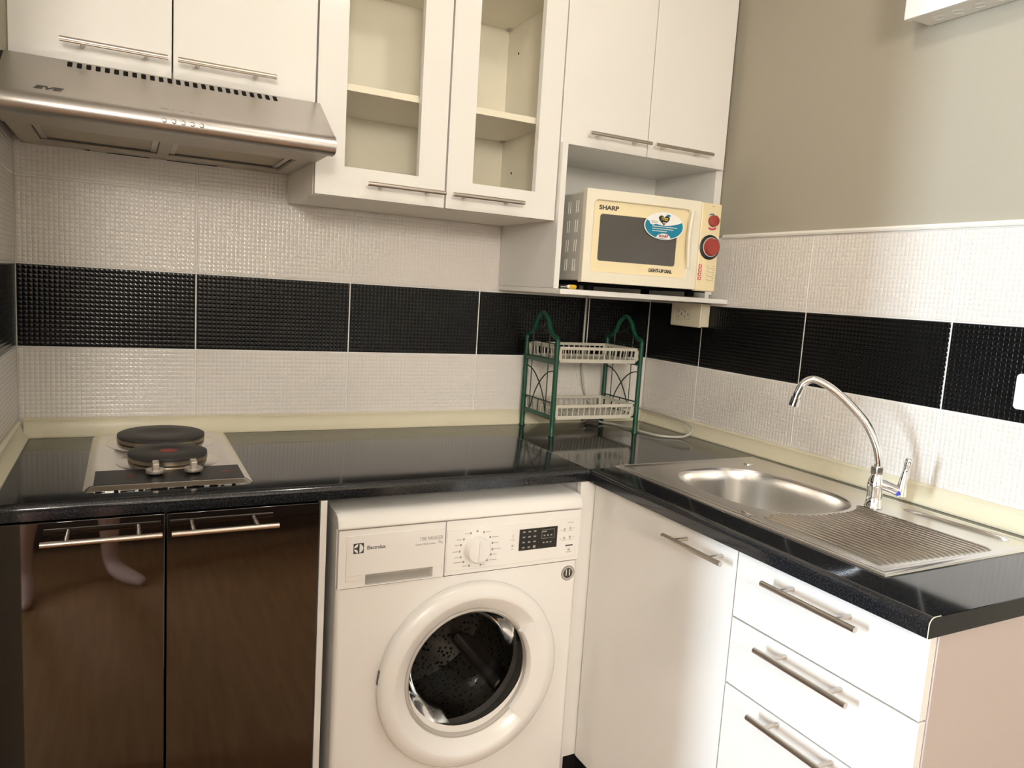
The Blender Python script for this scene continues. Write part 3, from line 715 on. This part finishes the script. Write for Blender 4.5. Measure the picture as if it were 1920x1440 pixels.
# slope axis system for slots and lettering
sa, sb = Vector((0, -.332, 1.7095)), Vector((0, -.475, 1.6185)); sd_ = (sb-sa).normalized(); sn = Vector((0, sd_.z, -sd_.y))
if sn.y > 0: sn = -sn
slot = None
for k in range(25):
    x = .1445+(.5275-.1445)*k/24
    if slot is None:
        bm = bmesh.new(); vs = []
        poly = rrect(-.0043, .0043, -.0125, .0125, .0022, 3); A_ = []; B_ = []
        for px, pz in poly:
            q = sd_*(-pz); A_.append(bm.verts.new(Vector((px, 0, 0))+q+sn*.0004)); B_.append(bm.verts.new(Vector((px, 0, 0))+q-sn*.0016))
        bm.faces.new(A_); bm.faces.new(B_[::-1])
        for i in range(len(A_)): bm.faces.new((A_[i], A_[(i+1) % len(A_)], B_[(i+1) % len(A_)], B_[i]))
        slot = mk('vent_slot', bm, 'black', None, smooth=0); me_ = slot.data; o = slot
    else:
        o = bpy.data.objects.new('vent_slot', me_); col.objects.link(o)
    o.parent = R; q = sa+sd_*.019; o.location = Vector((x, q.y, q.z))-WORLD[R.name]
for k in range(5):
    x = .3045+.0161*k
    mk('push_button', alathe(bmesh.new(), [(.0042, 0), (.0042, -.003), (.003, -.0042), (0, -.0046)], (x, -.4984, 1.5945), axis='y', seg=18), 'chrome', R)
tx = text('brand_lettering', 'EVE', .0195, (0, 0, 0), R, 'ink_dark', sx=1.35, bold=.0008, shear=.25)
tilt = math.atan2(sd_.y, sd_.z)
mtx = Matrix((( 1, 0, 0, .094), (0, sn.y*-1, -sd_.y, 0), (0, sn.z*-1, -sd_.z, 0), (0, 0, 0, 1)))
q = sb-sd_*.016+sn*.0002
tx.data.transform(Matrix.Translation(WORLD[R.name])); tx.data.transform(mtx); tx.data.transform(Matrix.Translation(Vector((0, q.y, q.z))-WORLD[R.name]))
bm = bmesh.new()
for k, w in enumerate((.012, .004, .004, .005, .005)):
    q = sb-sd_*.004; xx = .3045+.0161*k
    A_ = [bm.verts.new(Vector((xx+a*w/2, 0, 0))+q+sd_*b*.0012+sn*.0003) for a, b in ((-1, -1), (1, -1), (1, 1), (-1, 1))]; bm.faces.new(A_)
mk('button_marks', bm, 'ink_grey', R, smooth=0)

# ------------------------------------------------------------------ microwave (own axes: x right, y back, z up; front plane y = 0)
MW = thing('microwave', 'cream microwave oven with red dials standing in the cabinet niche', 'microwave', (1.316, -.386, 1.3345), rotz=math.radians(-5.0))
mw, mz0, mz1 = .4315, .0205, .2655
def front_y(x):      # gently bowed front
    return -.012*(1-((x-mw/2)/(mw/2))**2)
bm = bmesh.new(); abox(bm, .002, mw-.002, .018, .325, mz0+.004, mz1-.004)
body = mk('casing', bm, 'mw_side', MW, bevel=.006, seg=3)
for fx in (.05, mw-.05):
    for fy in (.05, .29): mk('foot', acyl(bmesh.new(), (fx, fy, .0005), (fx, fy, mz0+.006), .014, seg=16), 'black', MW)
bm = bmesh.new(); abox(bm, .01, mw-.01, .03, .31, mz0-.006, mz0+.004); mk('base_plate', bm, 'black', MW)
def bowed(x0, x1, z0, z1, d0, d1, n=10, taper=0):
    """slab that follows the bowed front, d = offset out of the front surface"""
    bm = bmesh.new(); F = []; K = []
    for k in range(n+1):
        x = x0+(x1-x0)*k/n
        F.append([bm.verts.new((x, front_y(x)-d1, z0)), bm.verts.new((x, front_y(x)-d1, z1))])
        K.append([bm.verts.new((x, front_y(x)-d0, z0)), bm.verts.new((x, front_y(x)-d0, z1))])
    for k in range(n):
        bm.faces.new((F[k][0], F[k+1][0], F[k+1][1], F[k][1])); bm.faces.new((K[k][0], K[k][1], K[k+1][1], K[k+1][0]))
        bm.faces.new((F[k][0], K[k][0], K[k+1][0], F[k+1][0])); bm.faces.new((F[k][1], F[k+1][1], K[k+1][1], K[k][1]))
    bm.faces.new((F[0][0], F[0][1], K[0][1], K[0][0])); bm.faces.new((F[n][0], K[n][0], K[n][1], F[n][1]))
    return bm
dw = .3585
# door: frame of four bowed bars around a sunken yellow fascia
def bow(bm):
    for v in bm.verts: v.co.y += front_y(v.co.x)
    return bm
bm = bmesh.new(); orr = rrect(.0228, .3235, .049, .2385, .012, 6)
dense = []
for i in range(len(orr)):
    p, q = orr[i], orr[(i+1) % len(orr)]; L_ = math.dist(p, q); n = max(1, int(L_/.02))
    dense += [(p[0]+(q[0]-p[0])*k/n, p[1]+(q[1]-p[1])*k/n) for k in range(n)]
A_, B_ = plate_hole(bm, (0, dw, mz0, mz1), dense, 'y', 0)
I_ = [bm.verts.new((v.co.x+(.1731-v.co.x)*.02, .0085, v.co.z+(.1437-v.co.z)*.02)) for v in A_]; O_ = [bm.verts.new((v.co.x, .02, v.co.z)) for v in B_]; n = len(A_)
for i in range(n):
    j = (i+1) % n; bm.faces.new((A_[i], A_[j], I_[j], I_[i])); bm.faces.new((B_[i], O_[i], O_[j], B_[j]))
door = mk('door', bow(bm), 'mw_cream', MW, smooth=30, bevel=.0015)
fa = mk('fascia', bowed(.022, .324, .048, .2395, -.016, -.008), 'mw_yellow', door, smooth=30)
wr_ = rrect(.0452, .2855, .080, .2032, .007, 5); dn = []
for i in range(len(wr_)):
    p, q = wr_[i], wr_[(i+1) % len(wr_)]; n = max(1, int(math.dist(p, q)/.02)); dn += [(p[0]+(q[0]-p[0])*k/n, p[1]+(q[1]-p[1])*k/n) for k in range(n)]
bm = bmesh.new(); vs_ = [bm.verts.new((p[0], .0070, p[1])) for p in dn]; vb_ = [bm.verts.new((p[0], .009, p[1])) for p in dn]; cv = bm.verts.new((.165, .0070, .1416))
for i in range(len(dn)):
    j = (i+1) % len(dn); bm.faces.new((vs_[i], vs_[j], cv)); bm.faces.new((vs_[i], vb_[i], vb_[j], vs_[j]))
bmesh.ops.subdivide_edges(bm, edges=[e for e in bm.edges if cv in e.verts], cuts=5)
mk('window', bow(bm), 'mw_window', fa, smooth=30)
# bowed grip
bm = bmesh.new(); n = 10; F = []
for k in range(n+1):
    z = .078+(.238-.078)*k/n; b = math.sin(PI*k/n)
    x = .322-.009*b; F.append([bm.verts.new((x+dx, front_y(.325)+dy-.001-.005*b, z)) for dx, dy in ((0, .004), (0, -.004), (.006, -.006), (.010, -.004), (.010, .004))])
for a, b in zip(F, F[1:]):
    for i in range(5): bm.faces.new((a[i], a[(i+1) % 5], b[(i+1) % 5], b[i]))
bm.faces.new(F[0][::-1]); bm.faces.new(F[-1])
mk('door_grip', bm, 'mw_cream', door, smooth=40)
mk('grip_shadow_gap', bowed(.3245, .330, .0915, .2015, -.004, .0004, 2), 'mw_side', door)
ft = lambda x, d=-.0066: (x, front_y(x)-d, 0)
def mtext(s, size, x, z, m, sx=1, bold=0, d=0, name='lettering', align='LEFT'):
    o = text(name, s, size, (x, .0076, z), fa, m, sx=sx, bold=bold, align=align)
    for v in o.data.vertices: v.co.y += front_y(v.co.x)
    return o
mtext('SHARP', .0158, .0400, .2195, 'ink_dark', sx=1.22, bold=.0006, name='brand_lettering', d=-.0062)
mtext('LIGHT-UP DIAL', .0125, .2032, .0645, 'ink_dark', sx=.89, bold=.0007, d=-.0065)
# oval promotional sticker
ox, oz, orx, orz = .2385, .1868, .0640, .0368
yS = front_y(ox)+.0035
stk = mk('oval_sticker', aprism(bmesh.new(), ell(ox, oz, orx, orz, 48), 'y', yS, yS-.0005), 'ink_white', fa, smooth=0, label='oval blue and white promotional sticker')
low = [p for p in ell(ox, oz, orx*.965, orz*.95, 96)]
pol = [p for p in low if p[1] < oz+.006]; pol.sort(key=lambda p: math.atan2(p[1]-oz-.002, p[0]-ox) if p[0] > ox or p[1] < oz else 9)
arc = [(ox+orx*.95*math.cos(a), oz+orz*.95*math.sin(a)) for a in [math.radians(-203+226*k/40) for k in range(41)]]
topc = [(ox+orx*.93*(1-2*k/12), oz+.0135-.0125*math.sin(PI*k/12)) for k in range(1, 12)]
mk('blue_field', aprism(bmesh.new(), arc+topc, 'y', yS-.0005, yS-.0008), 'teal', stk, smooth=0)
hp_ = []
for k in range(32):
    t = 2*PI*k/32; hp_.append((ox-.002+.0011*16*math.sin(t)**3, oz+.0165+.00095*(13*math.cos(t)-5*math.cos(2*t)-2*math.cos(3*t)-math.cos(4*t))))
mk('heart', aprism(bmesh.new(), hp_, 'y', yS-.0008, yS-.0011), 'mw_navy', stk, smooth=0)
marks('heart_mark', [(ox-.009, oz+.020, .0016, .010), (ox-.005, oz+.020, .0016, .010)], yS-.0012, 'gold', stk)
marks('heart_mark', [(ox+.004, oz+.0205, .013, .003), (ox+.004, oz+.016, .011, .0025)], yS-.0012, 'gold', stk)
marks('heart_mark', [(ox+.001, oz+.0085, .013, .0025)], yS-.0012, 'ink_white', stk)
marks('heart_mark', [(ox+.011, oz+.029, .012, .005)], yS-.0012, 'teal', stk)
mk('speech_bubble', aprism(bmesh.new(), [(ox-.048, oz+.013), (ox-.018, oz+.018), (ox-.017, oz+.006), (ox-.030, oz+.003), (ox-.038, oz+.0005), (ox-.046, oz+.004)], 'y', yS-.0008, yS-.0011), 'ink_white', stk, smooth=0)
marks('small_print', [(ox-.032, oz+.011, .022, .0014), (ox-.032, oz+.007, .020, .0014)], yS-.0012, 'ink_grey', stk)
marks('sticker_lines', [(ox+.002, oz-.0025, .080, .0016), (ox-.004, oz-.0085, .068, .0016), (ox-.014, oz-.0145, .048, .0016)], yS-.001, 'slot_light', stk)
mk('white_cap', aprism(bmesh.new(), ell(ox, oz-.0345, .0235, .0145, 24, 0, PI)+[(ox-.0235, oz-.0325)], 'y', yS-.0008, yS-.0010), 'ink_white', stk, smooth=0)
text('brand_lettering', 'SHARP', .0092, (ox, yS-.0012, oz-.0275), stk, 'mw_red', sx=1.1, bold=.0004, align='CENTER')
# control panel
def cpx(z): return 0
cpn = mk('control_panel', bowed(dw+.001, mw, mz0-.003, mz1-.001, -.02, .001, 5), 'mw_yellow', MW, smooth=30, bevel=.004, seg=3)
ccx = (dw+mw)/2+.001; yP = front_y(ccx)-.0016
mk('dial_ring', alathe(bmesh.new(), [(0, 0), (.0345, 0), (.0345, -.0025), (.032, -.004), (0, -.004)], (ccx, yP, .1418), axis='y', seg=40), 'mw_navy', cpn)
dl = mk('timer_dial', alathe(bmesh.new(), [(.0255, 0), (.0255, -.002), (.0245, -.0025), (.0225, -.011), (.021, -.0125), (0, -.0125)], (ccx+.002, yP-.005, .1425), axis='y', seg=40), 'mw_red', cpn)
mk('dial_skirt', alathe(bmesh.new(), [(.0252, 0), (.0272, 0), (.0272, -.0015), (.0252, -.0018)], (ccx+.002, yP-.005, .1425), axis='y', seg=40), 'mw_side', dl)
mk('power_dial', alathe(bmesh.new(), [(.0160, 0), (.0160, -.002), (.0150, -.011), (.013, -.012), (0, -.012)], (ccx+.004, yP, .2155), axis='y', seg=32), 'mw_red', cpn)
mk('dial_scale', alathe(bmesh.new(), [(.0165, 0), (.0165, -.0006), (.0195, -.0006), (.0195, 0)], (ccx+.001, yP+.0004, .2165), axis='y', seg=20, a0=math.radians(70), a1=math.radians(190), close=True), 'teal', cpn)
mk('dial_scale', alathe(bmesh.new(), [(.020, 0), (.020, -.0006), (.025, -.0006), (.025, 0)], (ccx+.003, yP+.0004, .2150), axis='y', seg=12, a0=math.radians(232), a1=math.radians(308), close=True), 'pink', cpn)
marks('panel_print', [(ccx, .2555, .012, .0016)], yP+.0008, 'ink_grey', cpn)
for k in range(4):
    zz = .0878-.0115*k
    ic_ = box('program_icon', ccx-.0315, ccx-.0205, front_y(ccx-.026)-.0018, front_y(ccx-.026)-.0008, zz-.0044, zz+.0044, 'pink', cpn)
    marks('icon_mark', [(ccx-.026, zz, .0055, .0045)], front_y(ccx-.026)-.0019, 'mw_yellow', ic_)
    marks('program_print', [(ccx-.006, zz+.003, .018, .0011), (ccx-.005, zz-.001, .020, .0011), (ccx+.022, zz+.002, .007, .0011), (ccx+.014, zz-.004, .022, .0009)], yP+.0008, 'ink_grey', cpn)
# side vents (left side of the casing)
slm = None
for col_ in range(4):
    for r_ in range(4):
        for s_ in range(2):
            y_ = .050+.048*col_+.012*s_; z_ = mz0+.045+.052*r_
            if slm is None:
                bm = abox(bmesh.new(), -.0006, .0006, -.0018, .0018, -.016, .016); v_ = mk('side_vent', bm, 'slot_light', None, smooth=0); slm = v_.data
            else:
                v_ = bpy.data.objects.new('side_vent', slm); col.objects.link(v_)
            v_.parent = body; v_.location = (.0018, y_, z_)

# ------------------------------------------------------------------ screwdriver under the microwave
SD = thing('screwdriver', 'yellow handled screwdriver lying under the microwave', 'screwdriver', (1.300, -.3475, 1.3335))
sz = 1.3335+.0068
mk('grip', atube(bmesh.new(), [(1.302, -.348, sz), (1.305, -.348, sz), (1.318, -.3485, sz), (1.325, -.3487, sz)], [.005, .0066, .0066, .005], 6), 'plastic_yellow', SD)
mk('grip_cap', atube(bmesh.new(), [(1.3245, -.3487, sz), (1.328, -.349, sz), (1.333, -.349, sz)], [.0058, .0064, .005], 12), 'black', SD)
mk('neck', atube(bmesh.new(), [(1.297, -.348, sz), (1.3025, -.348, sz)], [.0035, .0055], 10), 'slot_light', SD)
mk('shaft', acyl(bmesh.new(), (1.2785, -.347, sz-.002), (1.2975, -.348, sz), .0018, seg=10), 'steel_edge', SD)

# ------------------------------------------------------------------ dish rack
RK = thing('dish_rack', 'green and white two-tier plastic dish rack in the corner', 'dish rack', (1.51, -.118, ZC))
yb_, yf_ = -.030, -.2165
for xe, nm in ((1.3585, 'l'), (1.6615, 'r')):
    bm = bmesh.new()
    for y in (yb_, yf_):
        atube(bm, [(xe, y, ZC+.0005), (xe, y, ZC+.004), (xe, y, ZC+.006), (xe, y, ZC+.03), (xe, y, 1.180), (xe, y, 1.186)], [.0095, .0095, .0075, .0080, .0072, .0072], 12)
    ym = (yb_+yf_)/2
    arch = []
    for y, z in ((yb_, 1.184), (yb_-.006, 1.192), (yb_-.026, 1.197), (yb_-.045, 1.214), (yb_-.062, 1.243), (ym, 1.2605)):
        arch.append((xe, y, z))
    arch += [(xe, 2*ym-p[1], p[2]) for p in arch[-2::-1]]
    atube(bm, smooth_path(arch, 5), .0068, 10)
    fr = mk('end_frame', bm, 'rack_green', RK, smooth=50)
    box('cross_bar', xe-.0045, xe+.0045, yf_, yb_, 1.112, 1.128, 'rack_green', fr, bevel=.002)
    box('cross_bar', xe-.004, xe+.004, yf_, yb_, .947, .960, 'rack_green', fr, bevel=.002)
    bm = bmesh.new(); wr = .0016
    for y in (-.070, -.170): atube(bm, [(xe, y, .955), (xe, y, 1.12)], wr, 6); atube(bm, [(xe, y, 1.12), (xe, y, 1.205)], wr, 6)
    atube(bm, [(xe, ym, .955), (xe, ym, .998)], wr, 6); atube(bm, [(xe, ym, 1.12), (xe, ym, 1.172)], wr, 6)
    atube(bm, [(xe, yb_, 1.173), (xe, yf_, 1.173)], .0022, 6); atube(bm, [(xe, yb_, .9985), (xe, yf_, .9985)], .0022, 6)
    for s in (0, 1):
        f = (lambda y: y) if s == 0 else (lambda y: 2*ym-y)
        atube(bm, smooth_path([(xe, f(yb_), 1.092), (xe, f(-.055), 1.091), (xe, f(-.085), 1.080), (xe, f(-.115), 1.057), (xe, f(-.140), 1.028), (xe, f(-.158), .998), (xe, f(-.169), .966)], 5), .0019, 6)
        atube(bm, smooth_path([(xe, f(-.070), 1.205), (xe, f(-.092), 1.206), (xe, f(-.122), 1.216), (xe, f(-.148), 1.233)], 5), wr, 6)
    mk('wire_scroll', bm, 'wire_green', fr)
def tray(z0, z1, dz):
    xa, xb, ya_, yb2 = 1.3665, 1.6535, -.214, -.032
    bm = bmesh.new(); e = .003
    for zz, i, h in ((z1-.009, 0, .009), (z0, e, .011)):
        abox(bm, xa+i, xb-i, ya_+i, ya_+i+.004, zz, zz+h); abox(bm, xa+i, xb-i, yb2-i-.004, yb2-i, zz, zz+h)
        abox(bm, xa+i, xa+i+.004, ya_+i, yb2-i, zz, zz+h); abox(bm, xb-i-.004, xb-i, ya_+i, yb2-i, zz, zz+h)
    n = 14
    for k in range(n+1):
        x = xa+.004+(xb-xa-.008)*k/n; w = .0014 if 0 < k < n else .007
        for y, s in ((ya_, 1), (yb2, -1)):
            vs = []
            for z, i in ((z0+.006, e), (z1-.005, 0)):
                yy = y+s*(i+.002); xx = (x-1.51)*(1-(i/.14))+1.51
                vs.append([bm.verts.new((xx+a*w, yy+b*.0015, z)) for a, b in ((-1, -1), (1, -1), (1, 1), (-1, 1))])
            for i in range(4): bm.faces.new((vs[0][i], vs[0][(i+1) % 4], vs[1][(i+1) % 4], vs[1][i]))
    for k in range(9):
        y = ya_+.008+(yb2-ya_-.016)*k/8; w = .0014 if 0 < k < 8 else .007
        for x, s in ((xa, 1), (xb, -1)):
            vs = []
            for z, i in ((z0+.006, e), (z1-.005, 0)):
                xx = x+s*(i+.002); vs.append([bm.verts.new((xx+a*.0015, y+b*w, z)) for a, b in ((-1, -1), (1, -1), (1, 1), (-1, 1))])
            for i in range(4): bm.faces.new((vs[0][i], vs[0][(i+1) % 4], vs[1][(i+1) % 4], vs[1][i]))
    for k in range(1, 22): x = xa+.008+(xb-xa-.016)*k/22; abox(bm, x-.0022, x+.0022, ya_+e+.004, yb2-e-.004, z0+.001, z0+.004)
    for k in range(1, 10): y = ya_+e+(yb2-ya_-2*e)*k/10; abox(bm, xa+e+.004, xb-e-.004, y-.002, y+.002, z0+.0005, z0+.0035)
    return mk('tray', bm, 'tray_white', RK, smooth=0)
tray(1.119, 1.1665, 0); tray(.9475, .9925, 0)

# ------------------------------------------------------------------ cable, sockets, breaker box
cable = [(1.578, -.014, 1.318), (1.5775, -.013, 1.22), (1.579, -.012, 1.10), (1.588, -.0125, 1.03), (1.603, -.016, .985), (1.622, -.0285, .955), (1.655, -.0255, .948),
         (1.70, -.030, .9505), (1.75, -.030, .9505), (1.790, -.048, .950), (1.806, -.10, .949), (1.808, -.18, .948), (1.806, -.262, .9455), (1.803, -.308, .939), (1.795, -.331, .927), (1.778, -.332, .913),
         (1.7554, -.318, .9048), (1.7063, -.2942, .9048), (1.6890, -.235, .9048), (1.6850, -.18, .9048), (1.6806, -.1337, .9048), (1.668, -.085, .9048), (1.645, -.060, .9058), (1.625, -.056, .911)]
CB = thing('power_cable', 'grey cable hanging behind the dish rack and looping on the worktop', 'cable', (1.69, -.2, ZC))
mk('cord', atube(bmesh.new(), smooth_path(cable, 6), .0036, 8), 'cable_grey', CB, smooth=60)
mk('plug', atube(bmesh.new(), [(1.630, -.057, .9115), (1.618, -.056, .9120), (1.612, -.055, .9125), (1.588, -.053, .9125), (1.584, -.053, .9125)], [.005, .006, .0105, .0118, .010], 12), 'plug_taupe', CB)
bm = bmesh.new()
for dy in (-.006, .006): abox(bm, 1.570, 1.585, -.053+dy-.0008, -.053+dy+.0008, .9095, .9155)
mk('prongs', bm, 'steel_edge', CB, smooth=0)
SK = thing('wall_socket', 'cream surface-mounted socket box under the microwave niche', 'socket', (W, -.23, 1.28))
bx0 = W-.0405
box('back_box', W-.032, W-.0003, -.168, -.302, 1.2445, 1.3165, 'socket_cream', SK, bevel=.003)
box('face_plate', bx0, W-.0323, -.164, -.305, 1.2425, 1.3175, 'socket_cream', SK, bevel=.003)
bm = bmesh.new(); fr_ = []
for (y0, y1, z0, z1) in ((-.193, -.255, 1.2960, 1.2967), (-.193, -.255, 1.2640, 1.2647), (-.193, -.1937, 1.264, 1.2967), (-.2543, -.255, 1.264, 1.2967), (-.2237, -.2243, 1.264, 1.2967)):
    abox(bm, bx0-.0005, bx0+.0004, y0, y1, z0, z1)
mk('outlet_outline', bm, 'ink_grey', SK, smooth=0)
for yy in (-.2085, -.2395):
    bm = bmesh.new(); abox(bm, bx0-.0006, bx0+.0004, yy+.005, yy+.0075, 1.285, 1.2925); abox(bm, bx0-.0006, bx0+.0004, yy+.005, yy+.0075, 1.269, 1.2765); abox(bm, bx0-.0006, bx0+.0004, yy-.008, yy-.0055, 1.276, 1.285)
    mk('outlet', bm, 'ink_dark', SK, smooth=0)
SW = thing('wall_socket', 'white socket plate on the black tiles right of the tap', 'socket', (W, -1.285, 1.18))
bm = aprism(bmesh.new(), rrect(-1.345, -1.2235, 1.1465, 1.2185, .008, 4), 'x', W-.0005, W-.010)
mk('face_plate', bm, 'socket_white', SW, bevel=.0015)
bm = bmesh.new()
for yy in (-1.265, -1.305): abox(bm, W-.0106, W-.0099, yy-.005, yy-.003, 1.178, 1.19); abox(bm, W-.0106, W-.0099, yy+.003, yy+.005, 1.178, 1.19)
mk('outlet', bm, 'ink_dark', SW, smooth=0)

BB = thing('breaker_box', 'white circuit breaker box high on the right wall', 'breaker box', (W, -1.1, 1.969))
by0, by1 = -.9195, -1.30
box('enclosure', W-.060, W+.0035, by0-.004, by1+.004, 1.969, 2.20, 'socket_white', BB, bevel=.002)
bm = bmesh.new(); xf, xk = W-.0755, W-.0603
abox(bm, xk, xf, by0+.004, by1-.004, 1.967, 2.010); abox(bm, xk, xf, by0+.004, by0-.012, 2.010, 2.205); abox(bm, xk, xf, by1+.012, by1-.004, 2.010, 2.205); abox(bm, xk, xf, by0-.012, by1+.012, 2.16, 2.205)
mk('cover', bm, 'socket_white', BB, bevel=.0015)
box('breaker_window', W-.0640, W-.0603, by0-.0125, by1+.0125, 2.0105, 2.1595, 'display_black', BB)
for k in range(6):
    yy = -.965-.045*k
    mk('knockout', alathe(bmesh.new(), [(.0135, -.0004), (.0135, -.0012), (.0115, -.0012), (.0115, -.0004)], (W-.028, yy, 1.9694), seg=28), 'trim_white', BB)

# ------------------------------------------------------------------ the photographer, seen mirrored in the dark doors
mat('skin', (.70, .46, .38), .5, var=.05, vscale=12); mat('shirt', (.06, .07, .10), .8, var=.1); mat('shorts', (.03, .03, .035), .85); mat('hair', (.01, .008, .006), .6)
PO = Vector((.05, -2.54, 0)); pf_ = Vector((.46, .888, 0)); pr_ = Vector((.888, -.46, 0))
def pp_(r_, f, z): return PO+pr_*r_+pf_*f+Vector((0, 0, z))
def skinned(name, verts, edges, m, parent, sub=2):
    me = bpy.data.meshes.new(name); me.from_pydata([v[0]-PO for v in verts], edges, []); me.materials.append(M[m])
    o = bpy.data.objects.new(name, me); col.objects.link(o); o.parent = parent; WORLD[o.name] = PO
    md = o.modifiers.new('skin', 'SKIN'); md.use_smooth_shade = True
    for i, v in enumerate(verts):
        sv = me.skin_vertices[0].data[i]; sv.radius = v[1] if isinstance(v[1], tuple) else (v[1], v[1]); sv.use_root = (i == 0)
    o.modifiers.new('sub', 'SUBSURF').levels = sub; o.modifiers['sub'].render_levels = sub
    return o
PS = thing('person', 'standing person with bare lower legs mirrored in the dark doors', 'person', PO)
V = [(pp_(0, 0, .93), .125), (pp_(0, 0, 1.06), .115), (pp_(0, .01, 1.22), .13), (pp_(0, 0, 1.36), .10), (pp_(0, .015, 1.44), .052), (pp_(0, .03, 1.53), .075), (pp_(0, .035, 1.60), .085), (pp_(0, .025, 1.66), .06)]
Ed = [(0, 1), (1, 2), (2, 3), (3, 4), (4, 5), (5, 6), (6, 7)]
def chain(start, pts):
    k = start
    for p in pts: V.append(p); Ed.append((k, len(V)-1)); k = len(V)-1
    return k
for s_ in (1, -1):
    b1, b2 = (.02, .05) if s_ > 0 else (-.075, -.03)
    chain(0, [(pp_(.09*s_, 0, .86), .085), (pp_(.095*s_+b1*.4, .01+b2*.4, .66), .068), (pp_(.098*s_+b1*.7, .02+b2*.7, .48), .052), (pp_(.10*s_+b1*.8, b2*.8, .36), .052), (pp_(.102*s_+b1, -.01+b2, .22), .040), (pp_(.104*s_+b1, -.01+b2, .085), .033),
              (pp_(.112*s_+b1, .03+b2, .045), .036), (pp_(.135*s_+b1, .085+b2, .030), .034), (pp_(.155*s_+b1, .14+b2, .021), .024), (pp_(.163*s_+b1, .165+b2, .016), .015)])
    h_ = chain(3, [(pp_(.15*s_, 0, 1.36), .055), (pp_(.205*s_, .02, 1.25), .045), (pp_(.235*s_, .06, 1.11), .038), (pp_(.19*s_, .20, 1.17), .032), (pp_(.11*s_, .36, 1.255), .025), (pp_(.095*s_, .405, 1.275), .027), (pp_(.088*s_, .43, 1.29), .022)])
    for k, (dr1, dz1, ln) in enumerate(((-.012, .026, .065), (-.014, .008, .07), (-.014, -.010, .066), (-.012, -.026, .055))):
        b_ = V[h_][0]; chain(h_, [(b_+pr_*(-.004*s_)+pf_*.012+Vector((0, 0, dz1*.8)), .0095), (b_+pr_*(dr1*1.4*s_)+pf_*(ln*.45)+Vector((0, 0, dz1)), .0085), (b_+pr_*(dr1*2.6*s_)+pf_*(ln*.55)+Vector((0, 0, dz1)), .0075)])
    b_ = V[h_][0]; chain(h_-1, [(b_+pr_*(-.022*s_)+pf_*(-.012)+Vector((0, 0, .012)), .011), (b_+pr_*(-.036*s_)+pf_*.004+Vector((0, 0, .020)), .009)])
skinned('body', V, Ed, 'skin', PS)
SH = [(pp_(0, 0, .92), .142), (pp_(0, 0, 1.06), .13), (pp_(0, .01, 1.22), .145), (pp_(0, 0, 1.355), .112), (pp_(0, .01, 1.405), .066)]; SE = [(0, 1), (1, 2), (2, 3), (3, 4)]
for s_ in (1, -1):
    SH += [(pp_(.15*s_, 0, 1.36), .070), (pp_(.205*s_, .02, 1.25), .060), (pp_(.222*s_, .04, 1.18), .058)]; n = len(SH); SE += [(3, n-3), (n-3, n-2), (n-2, n-1)]
skinned('shirt', SH, SE, 'shirt', PS)
SH = [(pp_(0, 0, .93), .145)]; SE = []
for s_ in (1, -1):
    SH += [(pp_(.092*s_, 0, .84), .102), (pp_(.098*s_+(.008 if s_ > 0 else -.03), .01+(.02 if s_ > 0 else -.012), .66), .090), (pp_(.10*s_+(.012 if s_ > 0 else -.045), .015+(.03 if s_ > 0 else -.018), .55), .088)]; n = len(SH); SE += [(0, n-3), (n-3, n-2), (n-2, n-1)]
skinned('shorts', SH, SE, 'shorts', PS)
skinned('hair', [(pp_(0, .0, 1.60), .088), (pp_(0, .025, 1.665), .080), (pp_(0, -.03, 1.55), .070)], [(0, 1), (0, 2)], 'hair', PS)
bm = bmesh.new()
acyl(bm, pp_(0, .105, 1.59), pp_(0, .132, 1.565), .008, .015, 10); mk('nose', bm, 'skin', PS)
for s_ in (1, -1):
    mk('eye', acyl(bmesh.new(), pp_(.03*s_, .100, 1.595), pp_(.03*s_, .118, 1.595), .012, .009, 12), 'ink_white', PS)
    mk('ear', acyl(bmesh.new(), pp_(.078*s_, .02, 1.575), pp_(.096*s_, .015, 1.58), .026, .02, 12), 'skin', PS)
mk('mouth', atube(bmesh.new(), [pp_(-.022, .098, 1.528), pp_(0, .112, 1.526), pp_(.022, .098, 1.528)], .005, 6), 'mw_red', PS)
PH = thing('phone', 'dark phone held up by the person behind the kitchen', 'phone', pp_(0, .476, 1.30))
bm = abox(bmesh.new(), -.074, .074, -.004, .004, -.036, .036); bmesh.ops.rotate(bm, verts=bm.verts, matrix=Matrix.Rotation(-.4803, 3, 'Z')); bmesh.ops.translate(bm, verts=bm.verts, vec=pp_(0, .476, 1.30))
mk('phone_body', bm, 'black_gloss', PH, bevel=.003)

# dark couch added behind the photographer to give the doors their dark mirrored band
SF = thing('added_sofa', 'dark couch added unseen behind the person to darken the mirror image in the gloss doors', 'added_sofa', (.35, -3.3, 0))
sx0_, sx1_ = -.75, 1.45
box('base', sx0_, sx1_, -2.90, -3.70, .09, .28, 'added_sofa_dark', SF, bevel=.02)
box('backrest', sx0_+.18, sx1_-.18, -3.48, -3.72, .281, .80, 'added_sofa_dark', SF, bevel=.06, seg=3)
for k in range(2):
    a_ = sx0_+.19+k*.915; box('seat_cushion', a_, a_+.905, -2.86, -3.478, .281, .43, 'added_sofa_dark', SF, bevel=.045, seg=3)
for a_ in (sx0_-.02, sx1_-.17): box('armrest', a_, a_+.19, -2.87, -3.72, .281, .60, 'added_sofa_dark', SF, bevel=.05, seg=3)
for a_ in (sx0_+.08, sx1_-.08):
    for b_ in (-2.98, -3.62): mk('leg', acyl(bmesh.new(), (a_, b_, .0005), (a_, b_, .092), .02, .028, 12), 'black', SF)
